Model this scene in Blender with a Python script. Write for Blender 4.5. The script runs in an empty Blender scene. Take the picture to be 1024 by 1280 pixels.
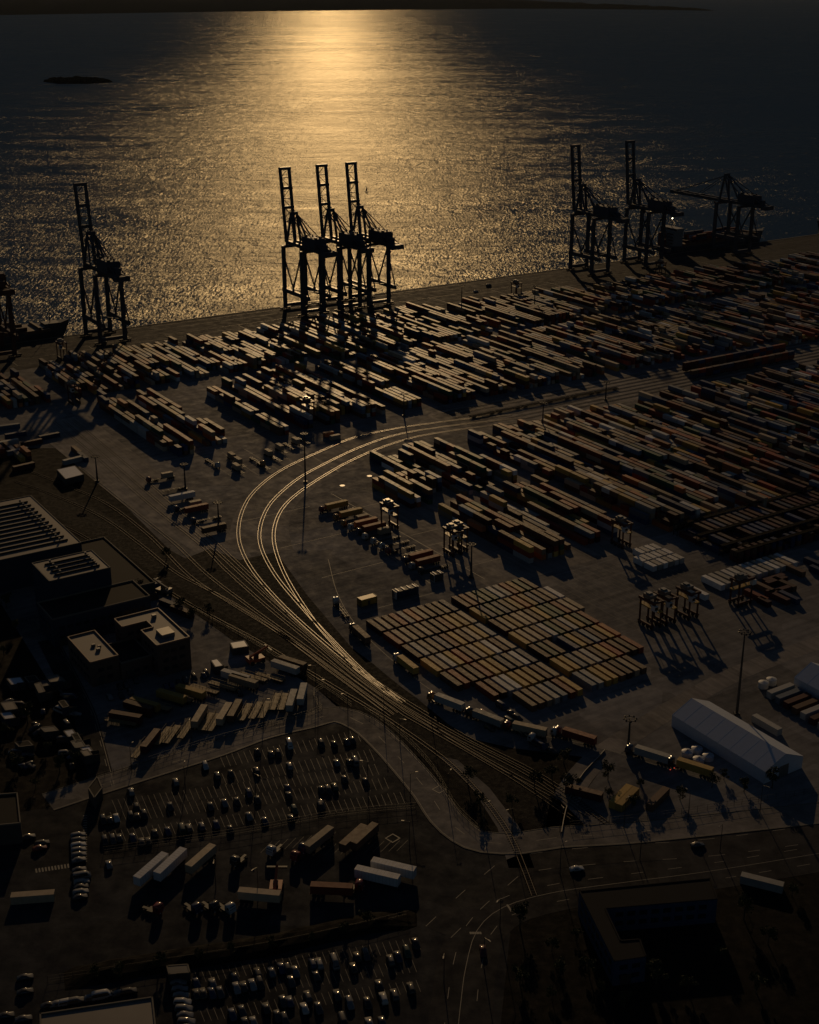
import bpy, math, random
import numpy as np
from mathutils import Vector, Matrix
R = math.radians
rnd = random.Random(11)
C = bpy.context.scene.collection
scene = bpy.context.scene

# ---------------------------------------------------------------- camera
FPX, CAMH, HORIZON = 1685.0, 245.0, -20.0          # photo pixels of a 1024x1280 picture, metres
PITCH = math.atan((640 - HORIZON) / FPX)
cd = bpy.data.cameras.new('camera'); cam = bpy.data.objects.new('camera', cd); C.objects.link(cam)
cam.location = (0, 0, CAMH); cam.rotation_euler = (R(90) - PITCH, 0, 0)
cd.sensor_fit = 'VERTICAL'; cd.sensor_height = 24.0; cd.lens = 24.0 * FPX / 1280
cd.clip_start = 1.0; cd.clip_end = 300000.0
scene.camera = cam

# ---------------------------------------------------------------- light
SUN_EL, SUN_AZ = R(16.0), R(-3.2)                  # azimuth from +Y towards +X
wd = bpy.data.worlds.new('World'); scene.world = wd; wd.use_nodes = True
wn = wd.node_tree; bg = wn.nodes['Background']; bg.inputs['Strength'].default_value = 0.055
sky = wn.nodes.new('ShaderNodeTexSky'); sky.sky_type = 'NISHITA'; sky.sun_disc = False
sky.sun_elevation = SUN_EL; sky.sun_rotation = SUN_AZ; sky.air_density = 1.0; sky.dust_density = 0.2; sky.ozone_density = 2.5
wn.links.new(sky.outputs[0], bg.inputs['Color'])
sl = bpy.data.lights.new('sun', 'SUN'); sl.energy = 5.0; sl.angle = R(0.5); sl.color = (1.0, 0.65, 0.31)
so = bpy.data.objects.new('sun', sl); C.objects.link(so)
sd = Vector((math.sin(SUN_AZ) * math.cos(SUN_EL), math.cos(SUN_AZ) * math.cos(SUN_EL), math.sin(SUN_EL)))
so.rotation_euler = sd.to_track_quat('Z', 'Y').to_euler(); so.location = (0, 0, 500)
scene.view_settings.view_transform = 'Standard'; scene.view_settings.look = 'None'
scene.view_settings.gamma = 1.0; scene.view_settings.exposure = -2.8
scene.cycles.max_bounces = 3; scene.cycles.diffuse_bounces = 1; scene.cycles.glossy_bounces = 2
scene.cycles.caustics_reflective = False

# ---------------------------------------------------------------- the port's own grid: u runs along the quay, v runs inland
AZ = R(57.3)
UX, UY = math.sin(AZ), math.cos(AZ); VX, VY = math.cos(AZ), -math.sin(AZ)
RU = math.atan2(UY, UX)           # heading whose local x runs along the quay
RV = math.atan2(VY, VX)           # heading whose local x runs inland
def W(u, v, z=0.0): return Vector((u * UX + v * VX, u * UY + v * VY, z))
def P(x, y, z=0.0):
    dx = (x - 512) / FPX; dy = (640 - y) / FPX
    d = (dx, math.cos(PITCH) + dy * math.sin(PITCH), -math.sin(PITCH) + dy * math.cos(PITCH))
    t = (CAMH - z) / -d[2]
    return Vector((d[0] * t, d[1] * t, z))
def uv(p): return (p[0] * UX + p[1] * UY, p[0] * VX + p[1] * VY)
def heading(x, y, dx, dy):
    a = P(x, y); b = P(x + dx, y + dy); return math.atan2(b.y - a.y, b.x - a.x)

# ---------------------------------------------------------------- materials
def principled(name):
    m = bpy.data.materials.new(name); m.use_nodes = True
    return m, m.node_tree, m.node_tree.nodes['Principled BSDF']
def mat(name, col, rough=0.6, metal=0.0, var=0.12, scale=0.6, spec=0.5, bump=0.0):
    m, t, b = principled(name)
    n = t.nodes.new('ShaderNodeTexNoise'); n.inputs['Scale'].default_value = scale; n.inputs['Detail'].default_value = 5
    tc = t.nodes.new('ShaderNodeTexCoord'); t.links.new(tc.outputs['Object'], n.inputs['Vector'])
    mx = t.nodes.new('ShaderNodeMix'); mx.data_type = 'RGBA'
    mx.inputs[6].default_value = (*[c * (1 - var * 2) for c in col], 1); mx.inputs[7].default_value = (*[min(1, c * (1 + var * 2)) for c in col], 1)
    t.links.new(n.outputs['Fac'], mx.inputs[0]); t.links.new(mx.outputs[2], b.inputs['Base Color'])
    b.inputs['Roughness'].default_value = rough; b.inputs['Metallic'].default_value = metal
    b.inputs['Specular IOR Level'].default_value = spec
    if bump:
        bp = t.nodes.new('ShaderNodeBump'); bp.inputs['Strength'].default_value = bump; bp.inputs['Distance'].default_value = 0.1
        t.links.new(n.outputs['Fac'], bp.inputs['Height']); t.links.new(bp.outputs[0], b.inputs['Normal'])
    return m
def ground_mat(name, dark, light, rough=0.6, spec=0.5, s1=0.012, s2=0.15, stretch=None, lanes=0.0, lane_rot=0.0, bump=0.3):
    m, t, b = principled(name); N = t.nodes.new; L = t.links.new
    g = N('ShaderNodeNewGeometry')
    mp = N('ShaderNodeMapping'); mp.vector_type = 'POINT'; L(g.outputs['Position'], mp.inputs[0])
    mp.inputs['Rotation'].default_value = (0, 0, -lane_rot)
    a = N('ShaderNodeTexNoise'); a.inputs['Scale'].default_value = s1; a.inputs['Detail'].default_value = 8; a.inputs['Roughness'].default_value = 0.6; L(mp.outputs[0], a.inputs['Vector'])
    c = N('ShaderNodeTexNoise'); c.inputs['Scale'].default_value = s2; c.inputs['Detail'].default_value = 6; c.inputs['Roughness'].default_value = 0.7; L(mp.outputs[0], c.inputs['Vector'])
    mp2 = N('ShaderNodeMapping'); mp2.inputs['Scale'].default_value = (0.012, 0.5, 1); L(mp.outputs[0], mp2.inputs[0])
    s = N('ShaderNodeTexNoise'); s.inputs['Scale'].default_value = 1.0; s.inputs['Detail'].default_value = 4; L(mp2.outputs[0], s.inputs['Vector'])
    m1 = N('ShaderNodeMath'); m1.operation = 'MULTIPLY_ADD'; L(a.outputs['Fac'], m1.inputs[0]); m1.inputs[1].default_value = 0.5
    m2 = N('ShaderNodeMath'); m2.operation = 'MULTIPLY'; L(c.outputs['Fac'], m2.inputs[0]); m2.inputs[1].default_value = 0.5 - lanes / 2; L(m2.outputs[0], m1.inputs[2])
    m3 = N('ShaderNodeMath'); m3.operation = 'MULTIPLY_ADD'; L(s.outputs['Fac'], m3.inputs[0]); m3.inputs[1].default_value = lanes / 2; L(m1.outputs[0], m3.inputs[2])
    cr = N('ShaderNodeValToRGB'); cr.color_ramp.elements[0].position = 0.38; cr.color_ramp.elements[1].position = 0.60
    cr.color_ramp.elements[0].color = (*dark, 1); cr.color_ramp.elements[1].color = (*light, 1)
    L(m3.outputs[0], cr.inputs[0]); vo = N('ShaderNodeTexVoronoi'); vo.distance = 'CHEBYCHEV'; vo.inputs['Scale'].default_value = 0.045; L(mp.outputs[0], vo.inputs['Vector'])
    vs = N('ShaderNodeSeparateColor'); L(vo.outputs['Color'], vs.inputs[0]); vr = N('ShaderNodeMapRange'); vr.inputs[3].default_value = 0.78; vr.inputs[4].default_value = 1.15; L(vs.outputs[0], vr.inputs[0])
    vm = N('ShaderNodeVectorMath'); vm.operation = 'SCALE'; L(cr.outputs[0], vm.inputs[0]); L(vr.outputs[0], vm.inputs['Scale']); L(vm.outputs[0], b.inputs['Base Color'])
    rr = N('ShaderNodeMapRange'); rr.inputs[1].default_value = 0.35; rr.inputs[2].default_value = 0.65; rr.inputs[3].default_value = rough + 0.12; rr.inputs[4].default_value = rough - 0.08
    L(c.outputs['Fac'], rr.inputs[0]); L(rr.outputs[0], b.inputs['Roughness'])
    b.inputs['Specular IOR Level'].default_value = spec
    bp = N('ShaderNodeBump'); bp.inputs['Strength'].default_value = bump; bp.inputs['Distance'].default_value = 0.4
    L(c.outputs['Fac'], bp.inputs['Height']); L(bp.outputs[0], b.inputs['Normal'])
    return m
def paint_mat(name, source, rough=0.45, ridge=False, dirt=0.5, spec=0.5, coat=0.0):
    """source: 'object' = the object's own colour, 'attr' = the colour stored on the mesh"""
    m, t, b = principled(name); N = t.nodes.new; L = t.links.new
    if source == 'object':
        i = N('ShaderNodeObjectInfo'); col = i.outputs['Color']
    else:
        i = N('ShaderNodeAttribute'); i.attribute_name = 'paint'; col = i.outputs['Color']
    g = N('ShaderNodeNewGeometry')
    n = N('ShaderNodeTexNoise'); n.inputs['Scale'].default_value = 0.7; n.inputs['Detail'].default_value = 6; L(g.outputs['Position'], n.inputs['Vector'])
    mr = N('ShaderNodeMapRange'); mr.inputs[1].default_value = 0.42; mr.inputs[2].default_value = 0.7; mr.inputs[3].default_value = 0; mr.inputs[4].default_value = dirt
    L(n.outputs['Fac'], mr.inputs[0])
    mx = N('ShaderNodeMix'); mx.data_type = 'RGBA'; L(mr.outputs[0], mx.inputs[0]); L(col, mx.inputs[6]); mx.inputs[7].default_value = (0.16, 0.10, 0.06, 1)
    L(mx.outputs[2], b.inputs['Base Color'])
    r2 = N('ShaderNodeMapRange'); r2.inputs[3].default_value = rough - 0.06; r2.inputs[4].default_value = rough + 0.16; L(n.outputs['Fac'], r2.inputs[0]); L(r2.outputs[0], b.inputs['Roughness'])
    b.inputs['Specular IOR Level'].default_value = spec; b.inputs['Coat Weight'].default_value = coat; b.inputs['Coat Roughness'].default_value = 0.10
    if ridge:
        tc = N('ShaderNodeTexCoord'); w = N('ShaderNodeTexWave'); w.wave_type = 'BANDS'; w.bands_direction = 'X'; w.inputs['Scale'].default_value = 1.1
        L(tc.outputs['Object'], w.inputs['Vector'])
        bp = N('ShaderNodeBump'); bp.inputs['Strength'].default_value = 0.5; bp.inputs['Distance'].default_value = 0.04
        L(w.outputs['Fac'], bp.inputs['Height']); L(bp.outputs[0], b.inputs['Normal'])
    return m

M = {}
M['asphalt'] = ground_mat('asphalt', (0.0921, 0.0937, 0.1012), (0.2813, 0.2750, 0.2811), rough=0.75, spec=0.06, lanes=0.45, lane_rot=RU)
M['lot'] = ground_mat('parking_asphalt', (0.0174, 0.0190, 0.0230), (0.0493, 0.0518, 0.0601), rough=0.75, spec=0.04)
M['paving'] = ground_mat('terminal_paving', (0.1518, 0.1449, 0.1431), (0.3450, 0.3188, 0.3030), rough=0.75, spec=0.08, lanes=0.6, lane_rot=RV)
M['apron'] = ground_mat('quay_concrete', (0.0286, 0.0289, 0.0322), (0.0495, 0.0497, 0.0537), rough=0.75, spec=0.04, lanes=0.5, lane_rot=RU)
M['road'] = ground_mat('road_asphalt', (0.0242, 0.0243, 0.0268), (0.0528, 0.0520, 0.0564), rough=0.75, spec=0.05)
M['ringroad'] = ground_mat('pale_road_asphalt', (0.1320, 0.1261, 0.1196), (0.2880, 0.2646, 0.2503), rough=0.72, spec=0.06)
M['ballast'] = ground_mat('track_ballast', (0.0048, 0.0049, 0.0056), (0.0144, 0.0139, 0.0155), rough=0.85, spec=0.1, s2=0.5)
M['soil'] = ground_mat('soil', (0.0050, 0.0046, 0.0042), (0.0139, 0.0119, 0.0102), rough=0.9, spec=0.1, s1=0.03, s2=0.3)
M['forest'] = mat('far_forest', (0.008, 0.010, 0.008), 1.0, spec=0.0, var=0.3, scale=0.004)
M['paintline'] = mat('road_paint', (0.22, 0.205, 0.18), 0.6, var=0.2, scale=2)
M['rail'] = mat('rail_steel', (0.19, 0.18, 0.165), 0.38, 1.0, var=0.05)
M['raildull'] = mat('dull_rail_steel', (0.10, 0.09, 0.08), 0.5, 0.9, var=0.05)  # darker copy of the rail steel; weaker sun glint put into its colour
M['sleeper'] = mat('sleeper_concrete', (0.018, 0.017, 0.016), 0.95, spec=0.05)
M['craneblue'] = mat('crane_paint', (0.035, 0.045, 0.07), 0.45, var=0.1)
M['cranered'] = mat('crane_red_paint', (0.09, 0.025, 0.018), 0.45, var=0.1)
M['darksteel'] = mat('dark_steel', (0.045, 0.042, 0.04), 0.5)
M['steel'] = mat('galvanised_steel', (0.28, 0.27, 0.25), 0.4, 0.6)
M['glass'] = mat('glass', (0.02, 0.025, 0.03), 0.08, var=0.02, spec=0.8)
M['tyre'] = mat('tyre_rubber', (0.02, 0.02, 0.02), 0.85)
M['rim'] = mat('rim_metal', (0.35, 0.35, 0.35), 0.35, 0.8)
M['redlamp'] = mat('red_lamp', (0.35, 0.02, 0.01), 0.15)
M['whitelamp'] = mat('clear_lamp', (0.75, 0.72, 0.65), 0.1)
M['concrete'] = mat('concrete', (0.16, 0.145, 0.12), 0.75)
M['roof'] = mat('roof_felt', (0.21, 0.185, 0.165), 0.6, scale=0.15)
M['roofdark'] = mat('dark_roof_felt', (0.022, 0.021, 0.021), 0.8, scale=0.2, spec=0.15)
M['roofblue'] = mat('dark_blue_roof', (0.010, 0.012, 0.018), 0.8, spec=0.1, scale=0.2)
M['skylight'] = mat('skylight_glass', (0.012, 0.012, 0.014), 0.25, spec=0.4)
M['wallblue'] = mat('blue_grey_cladding', (0.022, 0.034, 0.065), 0.6)
M['bluewall'] = mat('blue_wall_paint', (0.03, 0.06, 0.13), 0.6)
M['walldark'] = mat('dark_cladding', (0.06, 0.055, 0.055), 0.7)
M['brick'] = mat('dark_brick', (0.10, 0.065, 0.05), 0.8)
M['tent'] = mat('tent_fabric', (0.62, 0.67, 0.76), 0.45, var=0.05)
M['seam'] = mat('tent_seam', (0.92, 0.92, 0.92), 0.4, var=0.02)
M['white'] = mat('white_paint', (0.70, 0.70, 0.68), 0.4, var=0.06)
M['hull'] = mat('ship_hull_paint', (0.03, 0.035, 0.05), 0.5)
M['hullred'] = mat('antifouling_paint', (0.15, 0.03, 0.02), 0.6)
M['deck'] = mat('ship_deck_paint', (0.12, 0.06, 0.04), 0.6)
M['shipwhite'] = mat('ship_white_paint', (0.22, 0.22, 0.23), 0.6)
M['leaf'] = mat('leaves', (0.035, 0.05, 0.018), 0.7, var=0.3, scale=1.5, spec=0.2)
M['bark'] = mat('bark', (0.06, 0.045, 0.03), 0.9)
M['orange'] = mat('orange_machine_paint', (0.5, 0.10, 0.03), 0.45)
M['yellow'] = mat('yellow_machine_paint', (0.45, 0.28, 0.04), 0.45)
M['rock'] = mat('quay_rock', (0.09, 0.08, 0.07), 0.8)
M['paint'] = paint_mat('vehicle_paint', 'object', rough=0.55, dirt=0.1, coat=1.0, spec=0.3)
M['box'] = paint_mat('container_paint', 'object', rough=0.55, ridge=True, dirt=0.15, spec=0.25)
M['boxattr'] = paint_mat('stacked_container_paint', 'attr', rough=0.45, dirt=0.15, spec=0.17)
M['lit'] = principled('lit_lamp')[0]
_b = M['lit'].node_tree.nodes['Principled BSDF']; _b.inputs['Emission Color'].default_value = (1, 0.85, 0.55, 1); _b.inputs['Emission Strength'].default_value = 60
M['amber'] = principled('glowing_roof_glint')[0]  # glow that stands in for sun glints on the queue cabs
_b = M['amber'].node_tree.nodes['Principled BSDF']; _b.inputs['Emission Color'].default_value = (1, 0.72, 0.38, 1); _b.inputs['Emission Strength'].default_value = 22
M['litred'] = principled('lit_tail_lamp')[0]
_b = M['litred'].node_tree.nodes['Principled BSDF']; _b.inputs['Emission Color'].default_value = (1, 0.12, 0.05, 1); _b.inputs['Emission Strength'].default_value = 3

# ---------------------------------------------------------------- mesh helpers
def tag(o, label=None, cat=None, group=None, kind=None):
    if label: o['label'] = label
    if cat: o['category'] = cat
    if group: o['group'] = group
    if kind: o['kind'] = kind
    return o
class MB:
    def __init__(s): s.v = []; s.f = []
    def add(s, vs, fs):
        k = len(s.v); s.v += [tuple(p) for p in vs]; s.f += [tuple(i + k for i in f) for f in fs]
    def box(s, x0, x1, y0, y1, z0, z1):
        s.add([(x0, y0, z0), (x1, y0, z0), (x1, y1, z0), (x0, y1, z0), (x0, y0, z1), (x1, y0, z1), (x1, y1, z1), (x0, y1, z1)],
              [(0, 3, 2, 1), (4, 5, 6, 7), (0, 1, 5, 4), (1, 2, 6, 5), (2, 3, 7, 6), (3, 0, 4, 7)])
        return s
    def beam(s, a, b, w, h=None):
        a = Vector(a); b = Vector(b); h = h or w; d = (b - a).normalized()
        up = Vector((0, 0, 1)) if abs(d.z) < 0.95 else Vector((0, 1, 0))
        x = d.cross(up).normalized(); y = x.cross(d).normalized()
        vs = [p + x * i * w / 2 + y * j * h / 2 for p in (a, b) for i, j in ((-1, -1), (1, -1), (1, 1), (-1, 1))]
        s.add(vs, [(3, 2, 1, 0), (4, 5, 6, 7), (0, 1, 5, 4), (1, 2, 6, 5), (2, 3, 7, 6), (3, 0, 4, 7)]); return s
    def cyl(s, a, b, r0, r1=None, n=10):
        a = Vector(a); b = Vector(b); r1 = r0 if r1 is None else r1; d = (b - a).normalized()
        up = Vector((0, 0, 1)) if abs(d.z) < 0.95 else Vector((0, 1, 0))
        x = d.cross(up).normalized(); y = x.cross(d).normalized()
        vs = [a + (x * math.cos(6.2832 * i / n) + y * math.sin(6.2832 * i / n)) * r0 for i in range(n)] + \
             [b + (x * math.cos(6.2832 * i / n) + y * math.sin(6.2832 * i / n)) * r1 for i in range(n)]
        s.add(vs, [(i, (i + 1) % n, n + (i + 1) % n, n + i) for i in range(n)] + [tuple(range(n))[::-1], tuple(range(n, 2 * n))]); return s
    def prism(s, poly, z0, z1):
        n = len(poly); area = sum(poly[i][0] * poly[(i + 1) % n][1] - poly[(i + 1) % n][0] * poly[i][1] for i in range(n))
        if area < 0: poly = poly[::-1]
        s.add([(p[0], p[1], z0) for p in poly] + [(p[0], p[1], z1) for p in poly],
              [tuple(range(n))[::-1], tuple(range(n, 2 * n))] + [(i, (i + 1) % n, n + (i + 1) % n, n + i) for i in range(n)]); return s
    def sheet(s, poly, z):
        n = len(poly); area = sum(poly[i][0] * poly[(i + 1) % n][1] - poly[(i + 1) % n][0] * poly[i][1] for i in range(n))
        if area < 0: poly = poly[::-1]
        s.add([(p[0], p[1], z) for p in poly], [tuple(range(n))]); return s
    def loft(s, rings, close=True):
        n = len(rings[0]); vs = [p for r in rings for p in r]; fs = []
        for i in range(len(rings) - 1):
            fs += [(i * n + j, i * n + (j + 1) % n, (i + 1) * n + (j + 1) % n, (i + 1) * n + j) for j in range(n)]
        if close: fs += [tuple(range(n))[::-1], tuple(range((len(rings) - 1) * n, len(rings) * n))]
        s.add(vs, fs); return s
    def mesh(s, name, m, smooth=False):
        me = bpy.data.meshes.new(name); me.from_pydata(s.v, [], s.f); me.materials.append(m)
        if smooth: me.polygons.foreach_set('use_smooth', [True] * len(me.polygons))
        me.update(); return me
    def build(s, name, m, parent=None, smooth=False):
        o = bpy.data.objects.new(name, s.mesh(name, m, smooth)); C.objects.link(o); o.parent = parent; return o
def empty(name, loc=(0, 0, 0), rz=0.0):
    o = bpy.data.objects.new(name, None); C.objects.link(o); o.location = loc; o.rotation_euler = (0, 0, rz); o.empty_display_size = 1; return o
def structure(name, mb, m): return tag(mb.build(name, m), kind='structure')
def children(o): return KIDS.get(o.name, [])
def copy_tree(o, kids, parent=None):
    c = o.copy(); C.objects.link(c)
    if parent: c.parent = parent
    for ch, sub in kids:
        copy_tree(ch, sub, c)
    return c
def tree_of(o):          # snapshot of the children of a finished prototype
    return [(c, tree_of(c)) for c in o.children]
ORD = ['first', 'second', 'third', 'fourth', 'fifth', 'sixth', 'seventh', 'eighth', 'ninth', 'tenth', 'eleventh', 'twelfth', 'thirteenth', 'fourteenth',
       'fifteenth', 'sixteenth', 'seventeenth', 'eighteenth', 'nineteenth', 'twentieth', 'twenty-first', 'twenty-second', 'twenty-third', 'twenty-fourth',
       'twenty-fifth', 'twenty-sixth', 'twenty-seventh', 'twenty-eighth', 'twenty-ninth', 'thirtieth', 'thirty-first', 'thirty-second', 'thirty-third']
def smooth_path(pts, step=4.0):
    pts = [Vector((p[0], p[1], 0)) for p in pts]; out = []
    for i in range(len(pts) - 1):
        p0 = pts[i - 1] if i else pts[0] * 2 - pts[1]; p1 = pts[i]; p2 = pts[i + 1]; p3 = pts[i + 2] if i + 2 < len(pts) else p2 * 2 - p1
        n = max(2, int((p2 - p1).length / step))
        for k in range(n):
            t = k / n
            out.append(0.5 * ((2 * p1) + (p2 - p0) * t + (2 * p0 - 5 * p1 + 4 * p2 - p3) * t * t + (3 * p1 - p0 - 3 * p2 + p3) * t ** 3))
    out.append(pts[-1]); return out
def ribbon(mb, path, off0, off1, z0, z1=None):
    L, Rr = [], []
    for i, p in enumerate(path):
        d = (path[min(i + 1, len(path) - 1)] - path[max(i - 1, 0)]).normalized(); n = Vector((-d.y, d.x, 0))
        L.append(p + n * off1); Rr.append(p + n * off0)
    k = len(path)
    if z1 is None:
        mb.add([(p.x, p.y, z0) for p in Rr] + [(p.x, p.y, z0) for p in L], [(i, i + 1, k + i + 1, k + i) for i in range(k - 1)])
    else:
        mb.add([(p.x, p.y, z) for z in (z0, z1) for p in Rr] + [(p.x, p.y, z) for z in (z0, z1) for p in L],
               [(k + i, k + i + 1, 3 * k + i + 1, 3 * k + i) for i in range(k - 1)] + [(i, i + 1, k + i + 1, k + i) for i in range(k - 1)] +
               [(3 * k + i, 3 * k + i + 1, 2 * k + i + 1, 2 * k + i) for i in range(k - 1)])

# ================================================================ SETTING
# ---- sea
def water_mat():
    m, t, b = principled('sea_water'); N = t.nodes.new; L = t.links.new
    g = N('ShaderNodeNewGeometry')
    def noise(scale, sx, sy, rot, det, rough=0.55, dist=0.0):
        mp = N('ShaderNodeMapping'); mp.inputs['Rotation'].default_value = (0, 0, R(rot)); mp.inputs['Scale'].default_value = (sx, sy, 1); L(g.outputs['Position'], mp.inputs[0])
        n = N('ShaderNodeTexNoise'); n.inputs['Scale'].default_value = scale; n.inputs['Detail'].default_value = det; n.inputs['Roughness'].default_value = rough; n.inputs['Distortion'].default_value = dist
        L(mp.outputs[0], n.inputs['Vector']); return n.outputs['Fac']
    big = noise(0.0009, 1, 2.6, 8, 7, 0.62, 0.8)       # slicks and gusts
    mid = noise(0.006, 1, 2.4, -28, 6, 0.6, 1.2)       # eddies by the quay
    w1 = noise(0.075, 1, 0.42, 8, 4, 0.6)             # swell
    w2 = noise(0.33, 1, 0.36, -8, 3, 0.6)               # wavelets
    sw = noise(0.017, 1, 1.9, -35, 3, 0.5, 2.2)        # swirls
    t.nodes.remove(b); out = t.nodes['Material Output']
    gl = N('ShaderNodeBsdfGlossy'); gl.distribution = 'BECKMANN'; gl.inputs['Color'].default_value = (0.180, 0.170, 0.140, 1)
    df = N('ShaderNodeBsdfDiffuse'); df.inputs['Color'].default_value = (0.040, 0.10, 0.22, 1)
    mx = N('ShaderNodeMixShader'); mx.inputs[0].default_value = 0.38; L(df.outputs[0], mx.inputs[1]); L(gl.outputs[0], mx.inputs[2]); L(mx.outputs[0], out.inputs['Surface'])
    r = N('ShaderNodeMapRange'); r.inputs[1].default_value = 0.36; r.inputs[2].default_value = 0.64; r.inputs[3].default_value = WATER_R0; r.inputs[4].default_value = WATER_R1
    ma = N('ShaderNodeMath'); ma.operation = 'MULTIPLY_ADD'; L(mid, ma.inputs[0]); ma.inputs[1].default_value = 0.5
    mb_ = N('ShaderNodeMath'); mb_.operation = 'MULTIPLY'; L(big, mb_.inputs[0]); mb_.inputs[1].default_value = 0.5; L(mb_.outputs[0], ma.inputs[2])
    L(ma.outputs[0], r.inputs[0]); RO = r.outputs[0]
    s1 = N('ShaderNodeMapRange'); s1.inputs[1].default_value = 0.35; s1.inputs[2].default_value = 0.68; s1.inputs[3].default_value = 0.62; s1.inputs[4].default_value = 1.1; s1.inputs[1].default_value = 0.40; s1.inputs[2].default_value = 0.60; L(mid, s1.inputs[0])
    sp = N('ShaderNodeSeparateXYZ'); L(g.outputs['Position'], sp.inputs[0])
    lee = N('ShaderNodeMapRange'); lee.inputs[1].default_value = 1100; lee.inputs[2].default_value = 5500; lee.inputs[3].default_value = 1.0; lee.inputs[4].default_value = 0.35; L(sp.outputs[1], lee.inputs[0])   # calmer water offshore
    sl_ = N('ShaderNodeMath'); sl_.operation = 'MULTIPLY'; L(s1.outputs[0], sl_.inputs[0]); L(lee.outputs[0], sl_.inputs[1])
    b1 = N('ShaderNodeBump'); b1.inputs['Distance'].default_value = 1.7; L(w1, b1.inputs['Height']); L(sl_.outputs[0], b1.inputs['Strength'])
    b2 = N('ShaderNodeBump'); b2.inputs['Distance'].default_value = 1.5; L(sl_.outputs[0], b2.inputs['Strength']); L(w2, b2.inputs['Height']); L(b1.outputs[0], b2.inputs['Normal'])
    b3 = N('ShaderNodeBump'); b3.inputs['Distance'].default_value = 7; b3.inputs['Strength'].default_value = 0.6; L(mid, b3.inputs['Height']); L(b2.outputs[0], b3.inputs['Normal'])
    b4 = N('ShaderNodeBump'); b4.inputs['Distance'].default_value = 3.2; L(s1.outputs[0], b4.inputs['Strength']); L(sw, b4.inputs['Height']); L(b3.outputs[0], b4.inputs['Normal'])
    rl = N('ShaderNodeMapRange'); rl.inputs[1].default_value = 1500; rl.inputs[2].default_value = 9000; rl.inputs[3].default_value = 1.0; rl.inputs[4].default_value = 0.8; L(sp.outputs[1], rl.inputs[0])
    rm = N('ShaderNodeMath'); rm.operation = 'MULTIPLY'; L(RO, rm.inputs[0]); L(rl.outputs[0], rm.inputs[1]); L(rm.outputs[0], gl.inputs['Roughness'])
    L(b4.outputs[0], gl.inputs['Normal'])
    return m
WATER_R0, WATER_R1 = 0.26, 0.37
QV = -967.0
HAZE = 0.000007
mb = MB(); mb.sheet([(-90000, 150), (90000, 150), (90000, 160000), (-90000, 160000)], -3.0)
structure('sea', mb, water_mat())
# ---- land slab with the quay wall
mb = MB(); mb.prism([W(-700, QV), W(2600, QV), W(2600, 400), W(200, 700), W(-700, 400)], -14.0, 0.0)
structure('port_ground', mb, M['asphalt'])
mb = MB()
mb.prism([W(-700, QV + 0.01), W(2600, QV + 0.01), W(2600, QV - 1.2), W(-700, QV - 1.2)], -8, 0.35)
structure('quay_edge', mb, M['concrete'])
mb = MB()
for k in range(560):                                   # rock armour at the foot of the quay
    u = rnd.uniform(150, 1250); s = rnd.uniform(0.8, 2.2); c = W(u, QV - 2.2 - rnd.uniform(0, 2.5)); z = -3 + rnd.uniform(-.6, .5)
    mb.add([(c.x + rnd.uniform(.6, 1) * s * a, c.y + rnd.uniform(.6, 1) * s * b, z + rnd.uniform(.5, 1) * s * c2) for a, b, c2 in
            ((1, 0, 0), (0, 1, 0), (-1, 0, 0), (0, -1, 0), (0, 0, 1), (0, 0, -1))],
           [(0, 1, 4), (1, 2, 4), (2, 3, 4), (3, 0, 4), (1, 0, 5), (2, 1, 5), (3, 2, 5), (0, 3, 5)])
tag(mb.build('armour_rock', M['rock']), 'grey boulders piled at the water line below the quay', 'rocks', kind='stuff')
# ---- far shore and island
def landmass(name, near, far, hgt, seed, m):
    r2 = random.Random(seed); n = len(near); rows = 7; mb = MB(); vs = []
    for j in range(rows):
        t = j / (rows - 1)
        for i in range(n):
            p = near[i].lerp(far[i], t); h = hgt * math.sin(math.pi * min(1, max(0, t))) ** 0.5 * (0.55 + 0.45 * r2.random()) * math.sin(math.pi * (i + 0.0) / (n - 1)) ** 0.4
            vs.append((p.x, p.y, -3.5 + max(0, h)))
    mb.add(vs, [(j * n + i, j * n + i + 1, (j + 1) * n + i + 1, (j + 1) * n + i) for j in range(rows - 1) for i in range(n - 1)])
    return structure(name, mb, m)
def resample(pts, n):
    out = []
    for i in range(n):
        t = i / (n - 1) * (len(pts) - 1); k = min(int(t), len(pts) - 2); out.append(pts[k].lerp(pts[k + 1], t - k))
    return out
landmass('far_shore_land', resample([P(x, y, -3) for x, y in ((-420, 22), (-120, 20.5), (0, 19), (130, 17), (300, 14.5), (512, 12.2), (620, 11), (700, 11), (800, 12), (892, 13.5))], 90),
         resample([P(x, y, -3) for x, y in ((-420, -3), (-120, -3), (0, -3), (130, -4), (300, -5), (512, -4), (600, 0), (700, 5), (800, 9), (892, 13))], 90), 60, 4, M['forest'])
landmass('island', resample([P(x, y, -3) for x, y in ((54, 102), (75, 105), (110, 105), (141, 103))], 30), resample([P(x, y, -3) for x, y in ((54, 101.5), (75, 99.5), (110, 99), (141, 101.5))], 30), 15, 5, M['forest'])

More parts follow.
